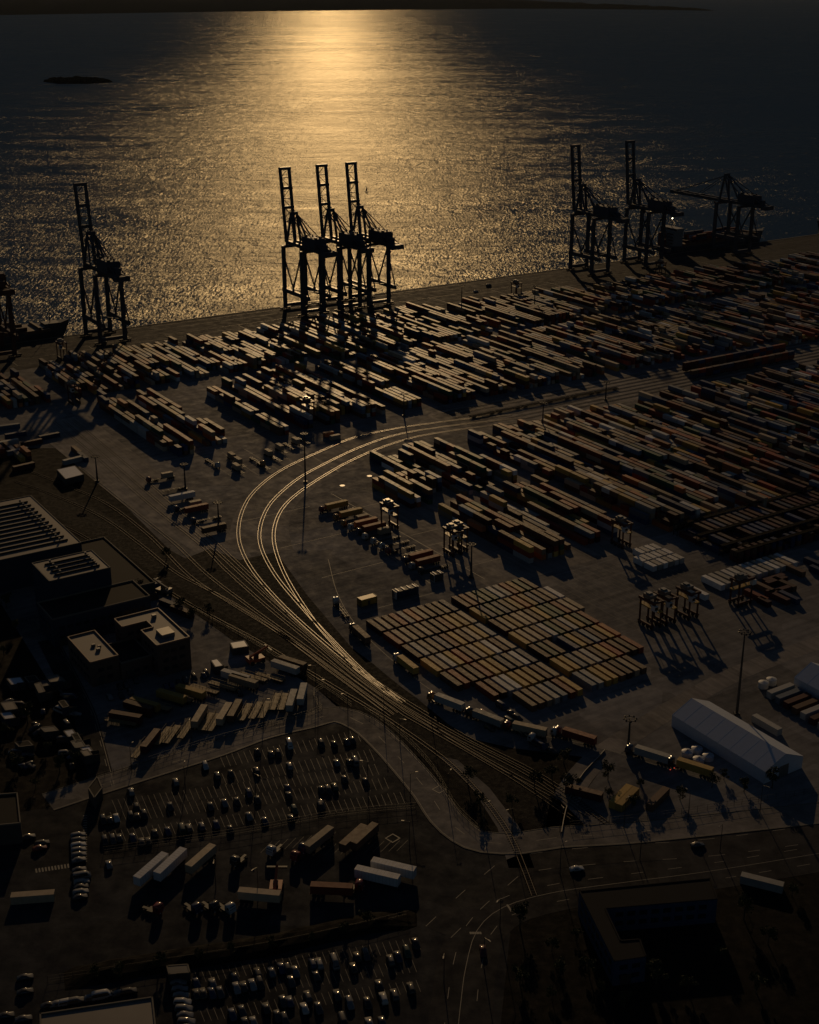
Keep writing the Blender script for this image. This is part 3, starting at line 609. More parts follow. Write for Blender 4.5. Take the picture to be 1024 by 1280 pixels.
# ================================================================ SHIP-TO-SHORE CRANES
def crane(u, label, raised=True, m='craneblue', group='ship-to-shore cranes along the quay', H=51.0, apex=24.0):
    """local x along the quay, local y towards the water; the waterside legs stand on the rail"""
    o = empty('container_crane', W(u, -961), RU); G = 30.0; B = 9.5; paint = M[m]
    for name, y in (('leg', 0), ('leg', -G)):
        for sx in (-1, 1):
            mb = MB(); mb.beam((sx * B, y, 1.8), (sx * B, y, H), 2.5, 2.7); mb.beam((sx * B, y, 0.9), (sx * B, y, 6), 2.4, 2.4)
            l = mb.build('leg', paint, o)
            bg_ = MB()
            for k in (-1, 1):
                bg_.box(sx * B + k * 2.6 - 2.2, sx * B + k * 2.6 + 2.2, y - .5, y + .5, 0.5, 1.5)
                for q in (-1.4, 0, 1.4): bg_.cyl((sx * B + k * 2.6 + q, y - .3, .5), (sx * B + k * 2.6 + q, y + .3, .5), .42, n=10)
            bg_.build('bogie', M['darksteel'], l)
    mb = MB()
    for y in (0, -G): mb.beam((-B, y, 3.2), (B, y, 3.2), 1.8, 2.4)
    for y in (0, -G): mb.beam((-B, y, H - 1), (B, y, H - 1), 1.6, 2.0)
    mb.build('cross_beam', paint, o)
    for sx in (-1, 1):
        mb = MB(); mb.beam((sx * B, 3, 15.5), (sx * B, -G - 11, 15.5), 1.8, 3.4)
        for y in range(-40, 3, 4): mb.beam((sx * (B + .9), y, 16.5), (sx * (B + .9), y, 17.9), .12)
        mb.beam((sx * (B + .9), 3, 17.9), (sx * (B + .9), -G - 10, 17.9), .12)
        mb.build('portal_beam', paint, o)
        mb = MB(); mb.beam((sx * B, 0, H - 8), (sx * B, -G * .55, 16.5), .95); mb.beam((sx * B, -G, H - 2), (sx * B, -G * .45, 16.5), .95)
        mb.beam((sx * B, -G, H - 10), (sx * B, -G - 10, 16.5), .8)
        mb.build('brace', paint, o)
    mb = MB(); mb.beam((-B, 0, 16), (B, -G, 16), .7); mb.build('diagonal_tie', paint, o)
    # trolley girder and back reach
    for sx in (-1, 1):
        mb = MB(); mb.beam((sx * 3.6, 4, H + 1.5), (sx * 3.6, -G - 30, H + 1.5), 1.5, 2.8); mb.build('girder', paint, o)
    mb = MB()
    for y in range(4, -62, -6): mb.beam((-3.6, y, H + 1.8), (3.6, y, H + 1.8), .5)
    for y in range(4, -60, -3):
        for sx in (-1, 1): mb.beam((sx * 5.4, y, H + .6), (sx * 5.4, y, H + 2), .1)
    for sx in (-1, 1):
        mb.box(sx * 5 - .5, sx * 5 + .5, -58, 4, H + .45, H + .6); mb.beam((sx * 5.4, 4, H + 2), (sx * 5.4, -58, H + 2), .1)
    mb.build('walkway', M['darksteel'], o)
    # machinery house
    mb = MB(); mb.box(-5.2, 5.2, -44, -23, H + 3, H + 10); mb.box(-4.6, 4.6, -43, -24, H + 10, H + 10.5); mb.box(-2, 2, -52, -45, H + 2.6, H + 7)
    mh = mb.build('machinery_house', M['wallblue'] if m == 'craneblue' else M['cranered'], o)
    mb = MB()
    for y in (-40, -34, -28): mb.cyl((2, y, H + 10.5), (2, y, H + 12), .7, n=10)
    for y in (-42, -26): mb.box(-4, -2, y - 1, y + 1, H + 10.5, H + 11.8)
    mb.build('vent', M['darksteel'], mh)
    mb = MB(); mb.box(-5.5, 5.5, -60, -54, H - 1, H + 2.6); mb.beam((-5.5, -60, H + 3.8), (5.5, -60, H + 3.8), .15); mb.build('counterweight', paint, o)
    # apex frame
    AZ_ = H + apex; AY = -1.5; mb = MB()
    for sx in (-1, 1):
        mb.beam((sx * 6.5, 0, H), (sx * 2.6, AY, AZ_), 1.5); mb.beam((sx * 6.5, -14, H + 1), (sx * 2.6, AY, AZ_), 1.2)
    for t in (.35, .7): mb.beam((-6.5 + 3.9 * t, -1.5 * t, H + apex * t), (6.5 - 3.9 * t, -1.5 * t, H + apex * t), .5)
    mb.beam((-3.4, AY, AZ_), (3.4, AY, AZ_), 1.4); mb.cyl((-3.4, AY, AZ_ + 1), (3.4, AY, AZ_ + 1), 1.0, n=10); mb.build('apex_frame', paint, o)
    mb = MB()
    for sx in (-1, 1):
        mb.beam((sx * 2.8, AY, AZ_), (sx * 3.6, -34, H + 2.5), .8); mb.beam((sx * 2.8, AY, AZ_), (sx * 3.6, -56, H + 2.5), .55)
    mb.build('backstay', paint, o)
    # boom
    ang = R(83) if raised else R(0); hy, hz = 5.0, H + 1.5; LB = 58.0 if raised else 66.0
    def bp(t, off=0.0): return (hy + math.cos(ang) * t - math.sin(ang) * off, hz + math.sin(ang) * t + math.cos(ang) * off)
    boom = MB()
    for sx in (-1, 1):
        y0, z0 = bp(0); y1, z1 = bp(LB); boom.beam((sx * 4.0, y0, z0), (sx * 4.0, y1, z1), 1.7, 2.6)
    for t in range(2, int(LB), 8):
        y0, z0 = bp(t); y1, z1 = bp(t + 8); boom.beam((-4, y0, z0), (4, y0, z0), .7); boom.beam((-4 if t % 16 == 2 else 4, y0, z0), (4 if t % 16 == 2 else -4, y1, z1), .4)
    for t in (LB - 1, LB - 16, 27):
        y0, z0 = bp(t, .8); boom.beam((-4.9, y0, z0), (4.9, y0, z0), 2.2)
    bo = boom.build('boom', paint, o)
    mb = MB()
    for sx in (-1, 1):
        y0, z0 = bp(2, 0); y1, z1 = bp(LB - 2, 0)
        mb.beam((sx * 4.9, y0, z0), (sx * 4.9, y1, z1), .5, .15)
        for t in range(4, int(LB), 4):
            a = bp(t); b2 = bp(t, 1.5); mb.beam((sx * 5.1, a[0], a[1]), (sx * 5.1, b2[0], b2[1]), .1)
    mb.build('walkway', M['darksteel'], bo)
    mb = MB()
    if raised:
        for sx in (-1, 1):
            for t in (28, 46):
                y0, z0 = bp(t, 1.2); y1, z1 = bp(t * .55, 3.2); mb.beam((sx * 3, y0, z0), (sx * 3, y1, z1), .3); mb.beam((sx * 3, y1, z1), (sx * 2.8, AY, AZ_), .55)
    else:
        for sx in (-1, 1):
            for t in (30, 60):
                y0, z0 = bp(t, 1.2); mb.beam((sx * 3, y0, z0), (sx * 2.8, AY, AZ_), .45)
    mb.build('forestay', paint, o)
    # trolley with cab, stairs on a leg
    mb = MB(); ty = -8 if raised else 18
    mb.box(-3, 3, ty - 3, ty + 3, H - .6, H + .3); mb.build('trolley', M['darksteel'], o)
    mb = MB(); mb.box(-1.2, 1.2, ty - 6, ty - 3.4, H - 4, H - 1); cb = mb.build('operator_cab', M['white'] if not raised else M['darksteel'], o)
    mb = MB(); mb.box(-1.1, 1.1, ty - 6.05, ty - 6.0, H - 3.2, H - 1.5); mb.build('cab_window', M['glass'], cb)
    mb = MB()
    for k in range(14):
        z = 3 + k * 3.6; s = 1 if k % 2 else -1
        mb.beam((B + 1.6, -G - 1.6 * s, z), (B + 1.6, -G + 1.6 * s, z + 3.6), .5, .12); mb.box(B + 1, B + 2.2, -G - 2.2, -G + 2.2, z - .06, z + .06) if k % 3 == 0 else None
    mb.build('stair', M['darksteel'], o)
    tag(o, label, 'crane', group); return o
def crane_u(x, y):      # waterside-left leg foot seen at photo pixel (x, y): the crane's centre line
    return uv(P(x, y))[0] + 9.5
# u of the left waterside leg from its photo x on the rail line
def u_at(x, v=-961.0):
    lo, hi = -200.0, 2500.0
    for _ in range(50):
        mid = (lo + hi) / 2; w = W(mid, v); zc = w.y * math.cos(PITCH) + CAMH * math.sin(PITCH); px = 512 + FPX * w.x / zc
        lo, hi = (mid, hi) if px < x else (lo, mid)
    return lo
crane(u_at(108) + 9.5, 'dark crane with raised boom standing alone at the left of the quay')
crane(u_at(357) + 9.5, 'left crane of the tight trio with raised booms', group='three cranes standing side by side')
crane(u_at(402) + 9.5, 'middle crane of the tight trio with raised booms', group='three cranes standing side by side')
crane(u_at(438) + 9.5, 'right crane of the tight trio with raised booms', group='three cranes standing side by side')
crane(u_at(713) + 9.5, 'left crane of the right-hand pair with raised booms')
crane(u_at(780) + 9.5, 'crane with raised boom between its twin and the crane with lowered boom')
crane(u_at(891) + 9.5, 'crane with its boom lowered over the moored container ship', raised=False, H=47.0, apex=25.0)
crane(u_at(-30) + 9.5, 'reddish crane cut off by the left edge beside the ship bow', raised=False, m='cranered')

# ================================================================ SHIPS
def ship(u0, u1, bow_right, label, superstructure=True, boxes=True, width=32.0, hgt=11.0):
    L = abs(u1 - u0); o = empty('cargo_ship', W((u0 + u1) / 2, QV - 4 - width / 2, -3.0), RU)
    s = 1 if bow_right else -1; rings = []
    for t, wf, z1, z0 in ((0, .72, hgt, 2.5), (.05, .9, hgt, -2), (.15, 1, hgt - 1, -6), (.55, 1, hgt - 1, -8), (.78, 1, hgt - .5, -8), (.88, .78, hgt + 1.5, -8), (.95, .45, hgt + 3, -7), (1.0, .06, hgt + 4, 3)):
        x = s * (t - .5) * L; w = width / 2 * wf; wl = w * (0.85 if t < .8 else .55)
        ring = [(x, -wl, z0), (x, wl, z0), (x + s * (1.5 if t > .9 else 0), w, z1 * .6), (x + s * (3 if t > .9 else 0), w, z1), (x + s * (3 if t > .9 else 0), -w, z1), (x + s * (1.5 if t > .9 else 0), -w, z1 * .6)]
        rings.append(ring if s > 0 else ring)
    mb = MB(); mb.loft(rings); mb.build('hull', M['hull'], o)
    mb = MB(); mb.box(*sorted((s * -.36 * L, s * .42 * L)), -width * .46, width * .46, hgt - 1, hgt + 1.2)
    for k in range(9):
        x = s * (-.3 + k * .085) * L; mb.box(x - 1, x + 1, -width * .45, width * .45, hgt + 1.2, hgt + 3)
    mb.build('hatch_cover', M['deck'], o)
    if superstructure:
        x = s * -.42 * L; mb = MB(); mb.box(x - 6, x + 6, -width * .42, width * .42, hgt - 1, hgt + 14); mb.box(x - 4, x + 5, -width * .5, width * .5, hgt + 14, hgt + 17)
        ss = mb.build('superstructure', M['shipwhite'], o)
        mb = MB()
        for z in (2, 5, 8, 11): mb.box(x - 6.05, x + 6.05, -width * .38, width * .38, hgt + z, hgt + z + 1)
        mb.box(x - 4.05, x + 5.05, -width * .48, width * .48, hgt + 15, hgt + 16.3); mb.build('window', M['glass'], ss)
        mb = MB(); mb.cyl((x, 0, hgt + 17), (x, 0, hgt + 25), .4, .15, 8); mb.beam((x, -3, hgt + 22), (x, 3, hgt + 22), .2); mb.build('mast', M['shipwhite'], o)
        mb = MB(); mb.box(x - s * 12 - 2.5, x - s * 12 + 2.5, -3, 3, hgt - 1, hgt + 13); mb.build('funnel', M['hullred'], o)
        mb = MB(); mb.cyl((x, 0, hgt + 25), (x, 0, hgt + 25.9), .45, n=8); mb.build('masthead_light', M['lit'], o)
    mb = MB(); xb = s * .44 * L; mb.cyl((xb, 0, hgt), (xb, 0, hgt + 15), .35, .15, 8); mb.beam((xb, -1.5, hgt + 11), (xb, 1.5, hgt + 11), .2); mb.build('foremast', M['darksteel'], o)
    mb = MB(); mb.box(*sorted((s * .41 * L, s * .47 * L)), -width * .2, width * .2, hgt + 1, hgt + 3.4); mb.build('forecastle', M['hull'], o)
    tag(o, label, 'ship')
    if boxes:
        for i in range(int(L * .7 / 12.8)):
            for j in range(int(width * .88 / 2.5)):
                for k in range(rnd.choice((0, 1, 1, 2, 2, 3) if i % 3 else (0, 0, 1))):
                    p = W((u0 + u1) / 2, QV - 4 - width / 2) + Vector((math.cos(RU), math.sin(RU), 0)) * (s * (-.33 * L) + s * i * 12.8 + s * 6) + Vector((-math.sin(RU), math.cos(RU), 0)) * (-width * .42 + j * 2.5)
                    stuffbox.append((p.x, p.y, hgt - 1.8 + k * CH, RU, CL, PAL[rnd.choice([1, 2, 6, 0, 7])][1]))
    return o
ship(926, 1062, True, 'dark container ship moored under the crane with the lowered boom', width=24, hgt=9)
ship(130, 322, True, 'dark ship bow with a thin foremast beside the left crane', superstructure=False, width=26, hgt=8)
ship(1150, 1260, False, 'ship at the far right edge of the quay, only its end in view', superstructure=False, boxes=False, width=24, hgt=10)
o = empty('sailing_boat', P(459, 240, -3), R(20))
mb = MB(); mb.loft([[(x, -w, .2), (x, w, .2), (x, w * 1.1, 1.2), (x, -w * 1.1, 1.2)] for x, w in ((-5, .9), (-2, 1.5), (2, 1.3), (5, .1))]); mb.build('hull', M['shipwhite'], o)
mb = MB(); mb.cyl((0.5, 0, 1), (0.5, 0, 15), .12, n=6); mb.build('mast', M['darksteel'], o)
mb = MB(); mb.prism([(0, 0), (0, 0), (0, 0)], 0, 0) if False else mb.add([(0.3, .05, 2), (-4.4, .05, 2), (0.3, .05, 14.5), (0.3, -.05, 2), (-4.4, -.05, 2), (0.3, -.05, 14.5)], [(0, 1, 2), (5, 4, 3), (0, 3, 4, 1), (1, 4, 5, 2), (2, 5, 3, 0)]); mb.build('sail', M['darksteel'], o)
o.scale = (.55, .55, .55)
tag(o, 'tiny sailing boat alone on the glittering water beyond the three cranes', 'boat')

# ================================================================ STRADDLE CARRIERS
def make_straddle():
    o = empty('straddle_carrier'); Hs = 12.5; Ls = 9.0; Ws = 4.6
    for sy in (-1, 1):
        mb = MB(); mb.box(-Ls / 2, Ls / 2, sy * Ws / 2 - .35, sy * Ws / 2 + .35, 1.3, 2.2); b = mb.build('side_beam', M['cranered'], o)
        for x in (-3.6, -1.3, 1.3, 3.6):
            mb = MB(); mb.cyl((x, sy * Ws / 2 - .3, .75), (x, sy * Ws / 2 + .3, .75), .75, n=14); w = mb.build('wheel', M['tyre'], b)
        mb = MB(); mb.box(-Ls / 2 - .3, Ls / 2 + .3, sy * Ws / 2 - .4, sy * Ws / 2 + .4, Hs - 1.1, Hs); mb.build('top_beam', M['cranered'], o)
        for sx in (-1, 1):
            mb = MB(); mb.beam((sx * 3.7, sy * Ws / 2, 2.2), (sx * 3.7, sy * Ws / 2, Hs - 1), .55, .6); mb.build('leg', M['cranered'], o)
    mb = MB()
    for x in (-4, 4): mb.box(x - .4, x + .4, -Ws / 2 + .4, Ws / 2 - .4, Hs - .9, Hs - .1)
    mb.build('cross_beam', M['cranered'], o)
    mb = MB(); mb.box(-3.2, 1.2, -1.7, 1.7, Hs, Hs + 1.5); mb.box(-2.6, -.4, -1, 1, Hs + 1.5, Hs + 2); mb.build('engine_house', M['steel'], o)
    mb = MB(); mb.box(-1.1, 1.1, -.9, .9, -1.1, 1.1); cb = mb.build('cab', M['white'], o); cb.location = (4.4, -Ws / 2 + .2, Hs - 2.4)
    mb = MB(); mb.box(1.12, 1.15, -.8, .8, -.6, .8); mb.build('window', M['glass'], cb)
    mb = MB(); mb.box(-6, 6, -1.15, 1.15, 8.2, 8.6); mb.beam((-3, -1, 8.6), (-3, -1, Hs - .9), .12); mb.beam((3, 1, 8.6), (3, 1, Hs - .9), .12); mb.beam((3, -1, 8.6), (3, -1, Hs - .9), .12); mb.beam((-3, 1, 8.6), (-3, 1, Hs - .9), .12)
    mb.build('spreader', M['yellow'], o)
    return o
SP = make_straddle(); SPT = tree_of(SP); first = [True]
def straddle(x, y, rz, label, world=None):
    o = SP if first[0] else copy_tree(SP, SPT); first[0] = False
    o.location = world or P(x, y); o.rotation_euler = (0, 0, rz); tag(o, label, 'straddle carrier', 'straddle carriers of the terminal')
straddle(487, 660, RV, 'straddle carrier under the left tall block beside the parked trucks')
straddle(566, 692, RV, 'straddle carrier at the left corner of the nearer tall block')
straddle(573, 688, RV, 'straddle carrier standing close against another at the tall block corner')
straddle(776, 682, RV, 'straddle carrier alone at the right end of the tall block')
straddle(812, 782, RV, 'leftmost of three straddle carriers standing alone right of the flat block')
straddle(830, 777, RV, 'middle one of three straddle carriers standing alone right of the flat block')
straddle(858, 770, RV, 'rightmost of three straddle carriers standing alone right of the flat block')
straddle(0, 0, RV, 'straddle carrier behind the left ship bow near the lone left crane', W(292, -905))
straddle(0, 0, RV, 'straddle carrier on the quay apron left of the right-hand crane pair', W(681, -895))
straddle(0, 0, RV, 'straddle carrier on the quay apron below the far right ship', W(845, -897))
straddle(0, 0, RV, 'straddle carrier in the yard lane among the dark stacks at left', W(262, -797))
straddle(925, 755, RU, 'straddle carrier standing among dark stacks right of the parked row')
straddle(385, 525, RV, 'straddle carrier carrying nothing at the end of the bright tall rows', None)

# ================================================================ LIGHT MASTS AND STREET LAMPS
def mast(p, h, label):
    o = empty('light_mast', p); mb = MB(); mb.cyl((0, 0, 0), (0, 0, h), .55, .25, 10); mb.box(-1, 1, -1, 1, 0, .8); mb.build('pole', M['darksteel'], o)
    mb = MB()
    for k in range(12):
        a, b = k * math.pi / 6, (k + 1) * math.pi / 6
        mb.beam((1.8 * math.cos(a), 1.8 * math.sin(a), h), (1.8 * math.cos(b), 1.8 * math.sin(b), h), .25)
    mb.beam((-1.8, 0, h), (1.8, 0, h), .2); mb.beam((0, -1.8, h), (0, 1.8, h), .2); cr = mb.build('crown_ring', M['darksteel'], o)
    for k in range(8):
        a = k * math.pi / 4; mb = MB(); mb.box(-.3, .3, -.2, .2, -.25, .25); f = mb.build('floodlight', M['darksteel'], cr); f.location = (2.1 * math.cos(a), 2.1 * math.sin(a), h); f.rotation_euler = (0, R(30), a)
    tag(o, label, 'light mast', 'tall floodlight masts of the terminal')
for (x, y, h, l) in ((382, 603, 27, 'tall light mast between the curved tracks'), (921, 893, 33, 'tall light mast behind the long white tent'), (589, 722, 16, 'light mast at the lower end of the parked truck row'),
                     (678, 540, 18, 'light mast beside the rail strip and the big right stacks'), (577, 392, 22, 'light mast at the edge of the quay apron right of the trio'),
                     (232, 612, 14, 'slim mast at the upper left among the mixed trailers'), (274, 662, 14, 'slim mast at the lower end of the mixed trailers'), (122, 602, 14, 'slim mast at the left edge of the rail terminal'),
                     (757, 500, 12, 'short mast on the rail strip near the flat train'), (505, 520, 14, 'slim mast at the end of the stacks by the track curve'), (668, 388, 20, 'light mast among the far stacks right of the trio'),
                     (785, 940, 13, 'slim mast where the yard lane meets the truck queue')):
    mast(P(x, y), h, l)
def make_lamp():
    o = empty('street_lamp'); mb = MB(); mb.cyl((0, 0, 0), (0, 0, 10), .14, .08, 8); mb.beam((0, 0, 9.9), (1.8, 0, 10.3), .1); mb.build('pole', M['darksteel'], o)
    mb = MB(); mb.box(1.6, 2.5, -.16, .16, 10.2, 10.36); mb.build('lamp_head', M['steel'], o); return o
LP_ = make_lamp(); LPT = tree_of(LP_); lp1 = [True]
lampspots = [(435, 897), (480, 900), (500, 930), (512, 1062), (513, 1000), (605, 1040), (560, 1000), (640, 1045), (700, 1040), (780, 1035), (860, 1025), (950, 1015), (605, 1210), (555, 1230), (625, 1160), (330, 905), (240, 928),
             (165, 965), (460, 985), (398, 880), (232, 990), (320, 1000), (270, 1110), (323, 1120), (700, 1092), (800, 1075), (900, 1065), (540, 905), (395, 862)]
for k, (x, y) in enumerate(lampspots):
    o = LP_ if lp1[0] else copy_tree(LP_, LPT); lp1[0] = False; o.location = P(x, y); o.rotation_euler = (0, 0, rnd.uniform(0, 6.28))
    near = 'ring road' if y < 1062 and x > 390 and y > 895 else 'car parks' if x < 390 else 'bottom road junction'
    side = ORD[k]
    tag(o, f'slim grey street lamp by the {near}, {side} counted in order of the lamps', 'street lamp', 'slim street lamps of the roads and car parks')

# ================================================================ CARS
def car_parts(kind):
    H1 = {'car': 1.46, 'estate': 1.55, 'van': 2.25}[kind]; L = {'car': 4.4, 'estate': 4.7, 'van': 5.3}[kind]; w = .92 if kind != 'van' else 1.0
    hood = .92 if kind != 'van' else 1.25
    if kind == 'van': st = [(-.5, .6, .9), (-.49, .95, 2.1), (-.4, 1, H1), (.1, 1, H1), (.27, .98, H1 - .08), (.36, .96, hood + .35), (.47, .93, hood - .1), (.5, .8, .7)]
    elif kind == 'estate': st = [(-.5, .75, .7), (-.48, .92, .98), (-.42, .95, 1.46), (-.3, .97, H1), (.05, .97, H1), (.14, .97, H1 - .1), (.27, .98, hood + .04), (.44, .95, hood - .1), (.5, .78, .55)]
    else: st = [(-.5, .75, .65), (-.47, .92, .95), (-.36, .95, 1.02), (-.2, .97, H1 - .04), (-.08, .97, H1), (.06, .97, H1 - .05), (.22, .98, hood + .04), (.43, .95, hood - .12), (.5, .78, .55)]
    rings = []; grings = []
    for t, wf, h in st:
        x = t * L; ww = w * wf; sh = min(h, hood)
        top = ww * (0.74 if h > hood + .1 else .86); ring = []
        for a, z in ((.9, .28), (1, .5), (1, sh * .86), (.97, sh)): ring.append((x, ww * a, z))
        ring += [(x, top, h - .05 if h > sh + .1 else h + .0), (x, top * .5, h + .03), (x, -top * .5, h + .03), (x, -top, h - .05 if h > sh + .1 else h)]
        for a, z in ((.97, sh), (1, sh * .86), (1, .5), (.9, .28)): ring.append((x, -ww * a, z))
        rings.append(ring)
        if h > hood + .1:
            grings.append([(x, ww * .985 + .006, sh + .02), (x, top + .02, h - .12), (x, -top - .02, h - .12), (x, -ww * .985 - .006, sh + .02)])
    mb = MB(); mb.loft(rings); body = mb.mesh('car_body', M['paint'], True)
    g = MB()
    x0, x1 = grings[0][0][0], grings[-1][0][0]
    g.loft(grings, True)
    f0 = grings[0]; f1 = grings[-1]; i0 = [k for k, s_ in enumerate(st) if s_[2] > hood + .1]
    xa = st[i0[0] - 1][0] * L if i0[0] else f0[0][0] - .1; xb = st[i0[-1] + 1][0] * L
    hb = f0[0][2]
    g.add([(xb + .0, .62, hood + .06), (xb + .0, -.62, hood + .06), (f1[2][0] + .05, f1[2][1] * .9, f1[2][2] + .02), (f1[1][0] + .05, f1[1][1] * .9, f1[1][2] + .02)], [(0, 3, 2, 1)])
    g.add([(xa - .0, .6, min(hood + .06, hb + .1)), (xa - .0, -.6, min(hood + .06, hb + .1)), (f0[2][0] - .04, f0[2][1] * .88, f0[2][2]), (f0[1][0] - .04, f0[1][1] * .88, f0[1][2])], [(1, 2, 3, 0)])
    glass = g.mesh('windows', M['glass'])
    wm = MB(); wm.cyl((0, -.1, 0), (0, .1, 0), .32, n=14); wheel = wm.mesh('wheel', M['tyre'])
    return body, glass, wheel, L, w
CARM = {k: car_parts(k) for k in ('car', 'estate', 'van')}
CCOL = [('black', (.012, .012, .014)), ('dark grey', (.05, .05, .055)), ('silver', (.22, .22, .22)), ('white', (.5, .5, .49)), ('dark blue', (.02, .035, .09)), ('dark red', (.16, .02, .02)), ('grey', (.18, .18, .18)), ('dark green', (.02, .05, .03))]
cars = []
def car(p, rz, lot, ci=None, kind=None, label=None):
    ci = rnd.choices(range(8), [12, 9, 2, 1, 5, 2, 4, 2])[0] if ci is None else ci; kind = kind or rnd.choices(['car', 'estate', 'van'], [6, 4, .4])[0]
    b, g, w, L, hw = CARM[kind]; o = bpy.data.objects.new('parked_van' if kind == 'van' else 'parked_car', b); C.objects.link(o)
    o.location = p; o.rotation_euler = (0, 0, rz); j = rnd.uniform(.8, 1.2); o.color = (*[c * j for c in CCOL[ci][1]], 1)
    q = bpy.data.objects.new('windows', g); C.objects.link(q); q.parent = o
    for sx in (-.31, .31):
        for sy in (-1, 1):
            q = bpy.data.objects.new('wheel', w); C.objects.link(q); q.parent = o; q.location = (sx * L, sy * (hw - .1), .32)
    if label: tag(o, label, 'van' if kind == 'van' else 'car')
    else: cars.append((lot, p, o, CCOL[ci][0], kind))
    return o
ca = [(219, 973), (256, 953), (271, 965), (288, 963), (320, 959), (321, 936), (338, 938), (347, 938), (361, 953), (401, 925.6), (417, 925.6), (433, 923.6), (440, 921.5), (420, 949), (436, 948), (443, 948), (430, 970), (401, 983), (409, 983), (417.4, 979), (456.4, 973), (401, 1001.5)]
cb5 = [(398, 110), (640, 155), (683, 145), (720, 140), (757, 115), (783, 135), (875, 100), (878, 120), (895, 165), (885, 190), (975, 155), (517, 155), (415, 160), (397, 185), (417, 185), (438, 180), (313, 195), (333, 195), (353, 190), (757, 185), (805, 200), (700, 225), (657, 210), (613, 215), (573, 220), (552, 225), (510, 230), (470, 235), (450, 260), (430, 262), (403, 250), (362, 250), (342, 255), (318, 258), (330, 330)]
for k, (x, y) in enumerate(ca + [(a / 2.438, 940 + b / 2.438) for a, b in cb5]):
    p = P(x, y, 1.2); p.z = .03; rz = heading(x, y, 4 + (x - 130) * .008, 15)
    d = Vector((math.cos(rz), math.sin(rz), 0)); car(p + d * 1.2, rz + (math.pi if rnd.random() < .35 else 0), 'large car park')
car(P(362, 933), heading(362, 933, 6, 15), 'large car park', 3, 'van')
lc = [(970, 630), (950, 630), (875, 650), (898, 655), (825, 655), (803, 655), (783, 660), (855, 645), (960, 665), (885, 685), (790, 690), (812, 690), (767, 695), (718, 705), (668, 718), (740, 700), (645, 690), (620, 690), (713, 675), (595, 690), (615, 720), (595, 722), (643, 720), (672, 690), (860, 745), (880, 745), (735, 775), (808, 765), (843, 790), (795, 805), (705, 785), (770, 810), (935, 730), (925, 765), (968, 765), (995, 765), (865, 800), (745, 812)]
lc = [(a / 2.438, 940 + b / 2.438) for a, b in lc]
l6 = [(387, 765), (360, 790), (333, 805), (300, 790), (310, 815), (235, 798), (208, 805), (197, 838), (140, 825), (90, 825), (10, 875), (80, 865), (55, 930), (147, 920), (185, 945), (212, 943), (240, 945), (275, 890), (288, 930), (322, 920), (372, 900), (400, 905), (90, 965), (118, 965), (245, 1005), (285, 1005), (165, 1005)]
lc += [(360 + a / 2.438, 860 + b / 2.438) for a, b in l6]
lc = [q for i, q in enumerate(lc) if i % 6 != 5 and all(math.hypot(q[0] - r[0], (q[1] - r[1])) > 6.5 for r in lc[:i])]
for x, y in lc:
    p = P(x, y, 1.2); p.z = .03; rz = heading(x, y, 5, 15); d = Vector((math.cos(rz), math.sin(rz), 0)); car(p + d * 1.2, rz + (math.pi if rnd.random() < .35 else 0), 'lower car park')
for k in range(9):      # tight column of pale cars at the bottom
    x, y = 222 + k * 1.6, 1222 + k * 8.2; car(P(x, y), heading(x, y, 15, 0), 'pale column', [3, 2, 6, 2][k % 4])
for k in range(8):
    x, y = 98 + k * .2, 1046 + k * 6.2
    if k != 6: car(P(x, y), heading(x, y, 15, -3), 'west street column', rnd.choice([2, 6, 1, 3]))
for k in range(5):
    x, y = 103 - k * .6, 1098 + k * 6.4; car(P(x, y), heading(x, y, 15, -3), 'lower street column', rnd.choice([0, 1, 2, 6]))
for k in range(10):
    x, y = 62 + k * 11, 1259 - k * 1.9
    if k not in (4,): car(P(x, y), heading(x, y, 15, -3), 'bottom row', rnd.choice([2, 3, 6, 1, 0]))
for x, y in ((36, 1048), (50, 1062), (53, 1056), (32, 1224), (32, 1242), (8, 1272), (30, 1276)): car(P(x, y), heading(x, y, 15, -3), 'west yard')
oc = [(150, 860), (158, 858), (163, 866), (138, 873), (152, 871), (215, 858), (224, 855), (232, 852), (243, 848), (258, 843), (208, 860), (255, 846), (170, 852), (300, 868)]
for x, y in oc: car(P(x, y), heading(x, y, 6, 12), 'office forecourt')
for k in range(26):
    x, y = rnd.uniform(12, 100), rnd.uniform(865, 960); car(P(x, y), rnd.uniform(0, 6.28), 'dark west yard', kind=rnd.choice(['car', 'van', 'estate']))
for k, (x, y) in enumerate(((627, 885), (640, 893), (647, 899), (637, 905), (652, 918), (661, 922), (668, 930), (655, 909), (676, 935), (690, 940), (622, 905), (606, 896), (612, 912))):
    car(P(x, y), heading(x, y, 12, 8), 'strip beside the truck queue', kind=rnd.choice(['car', 'van', 'estate']))
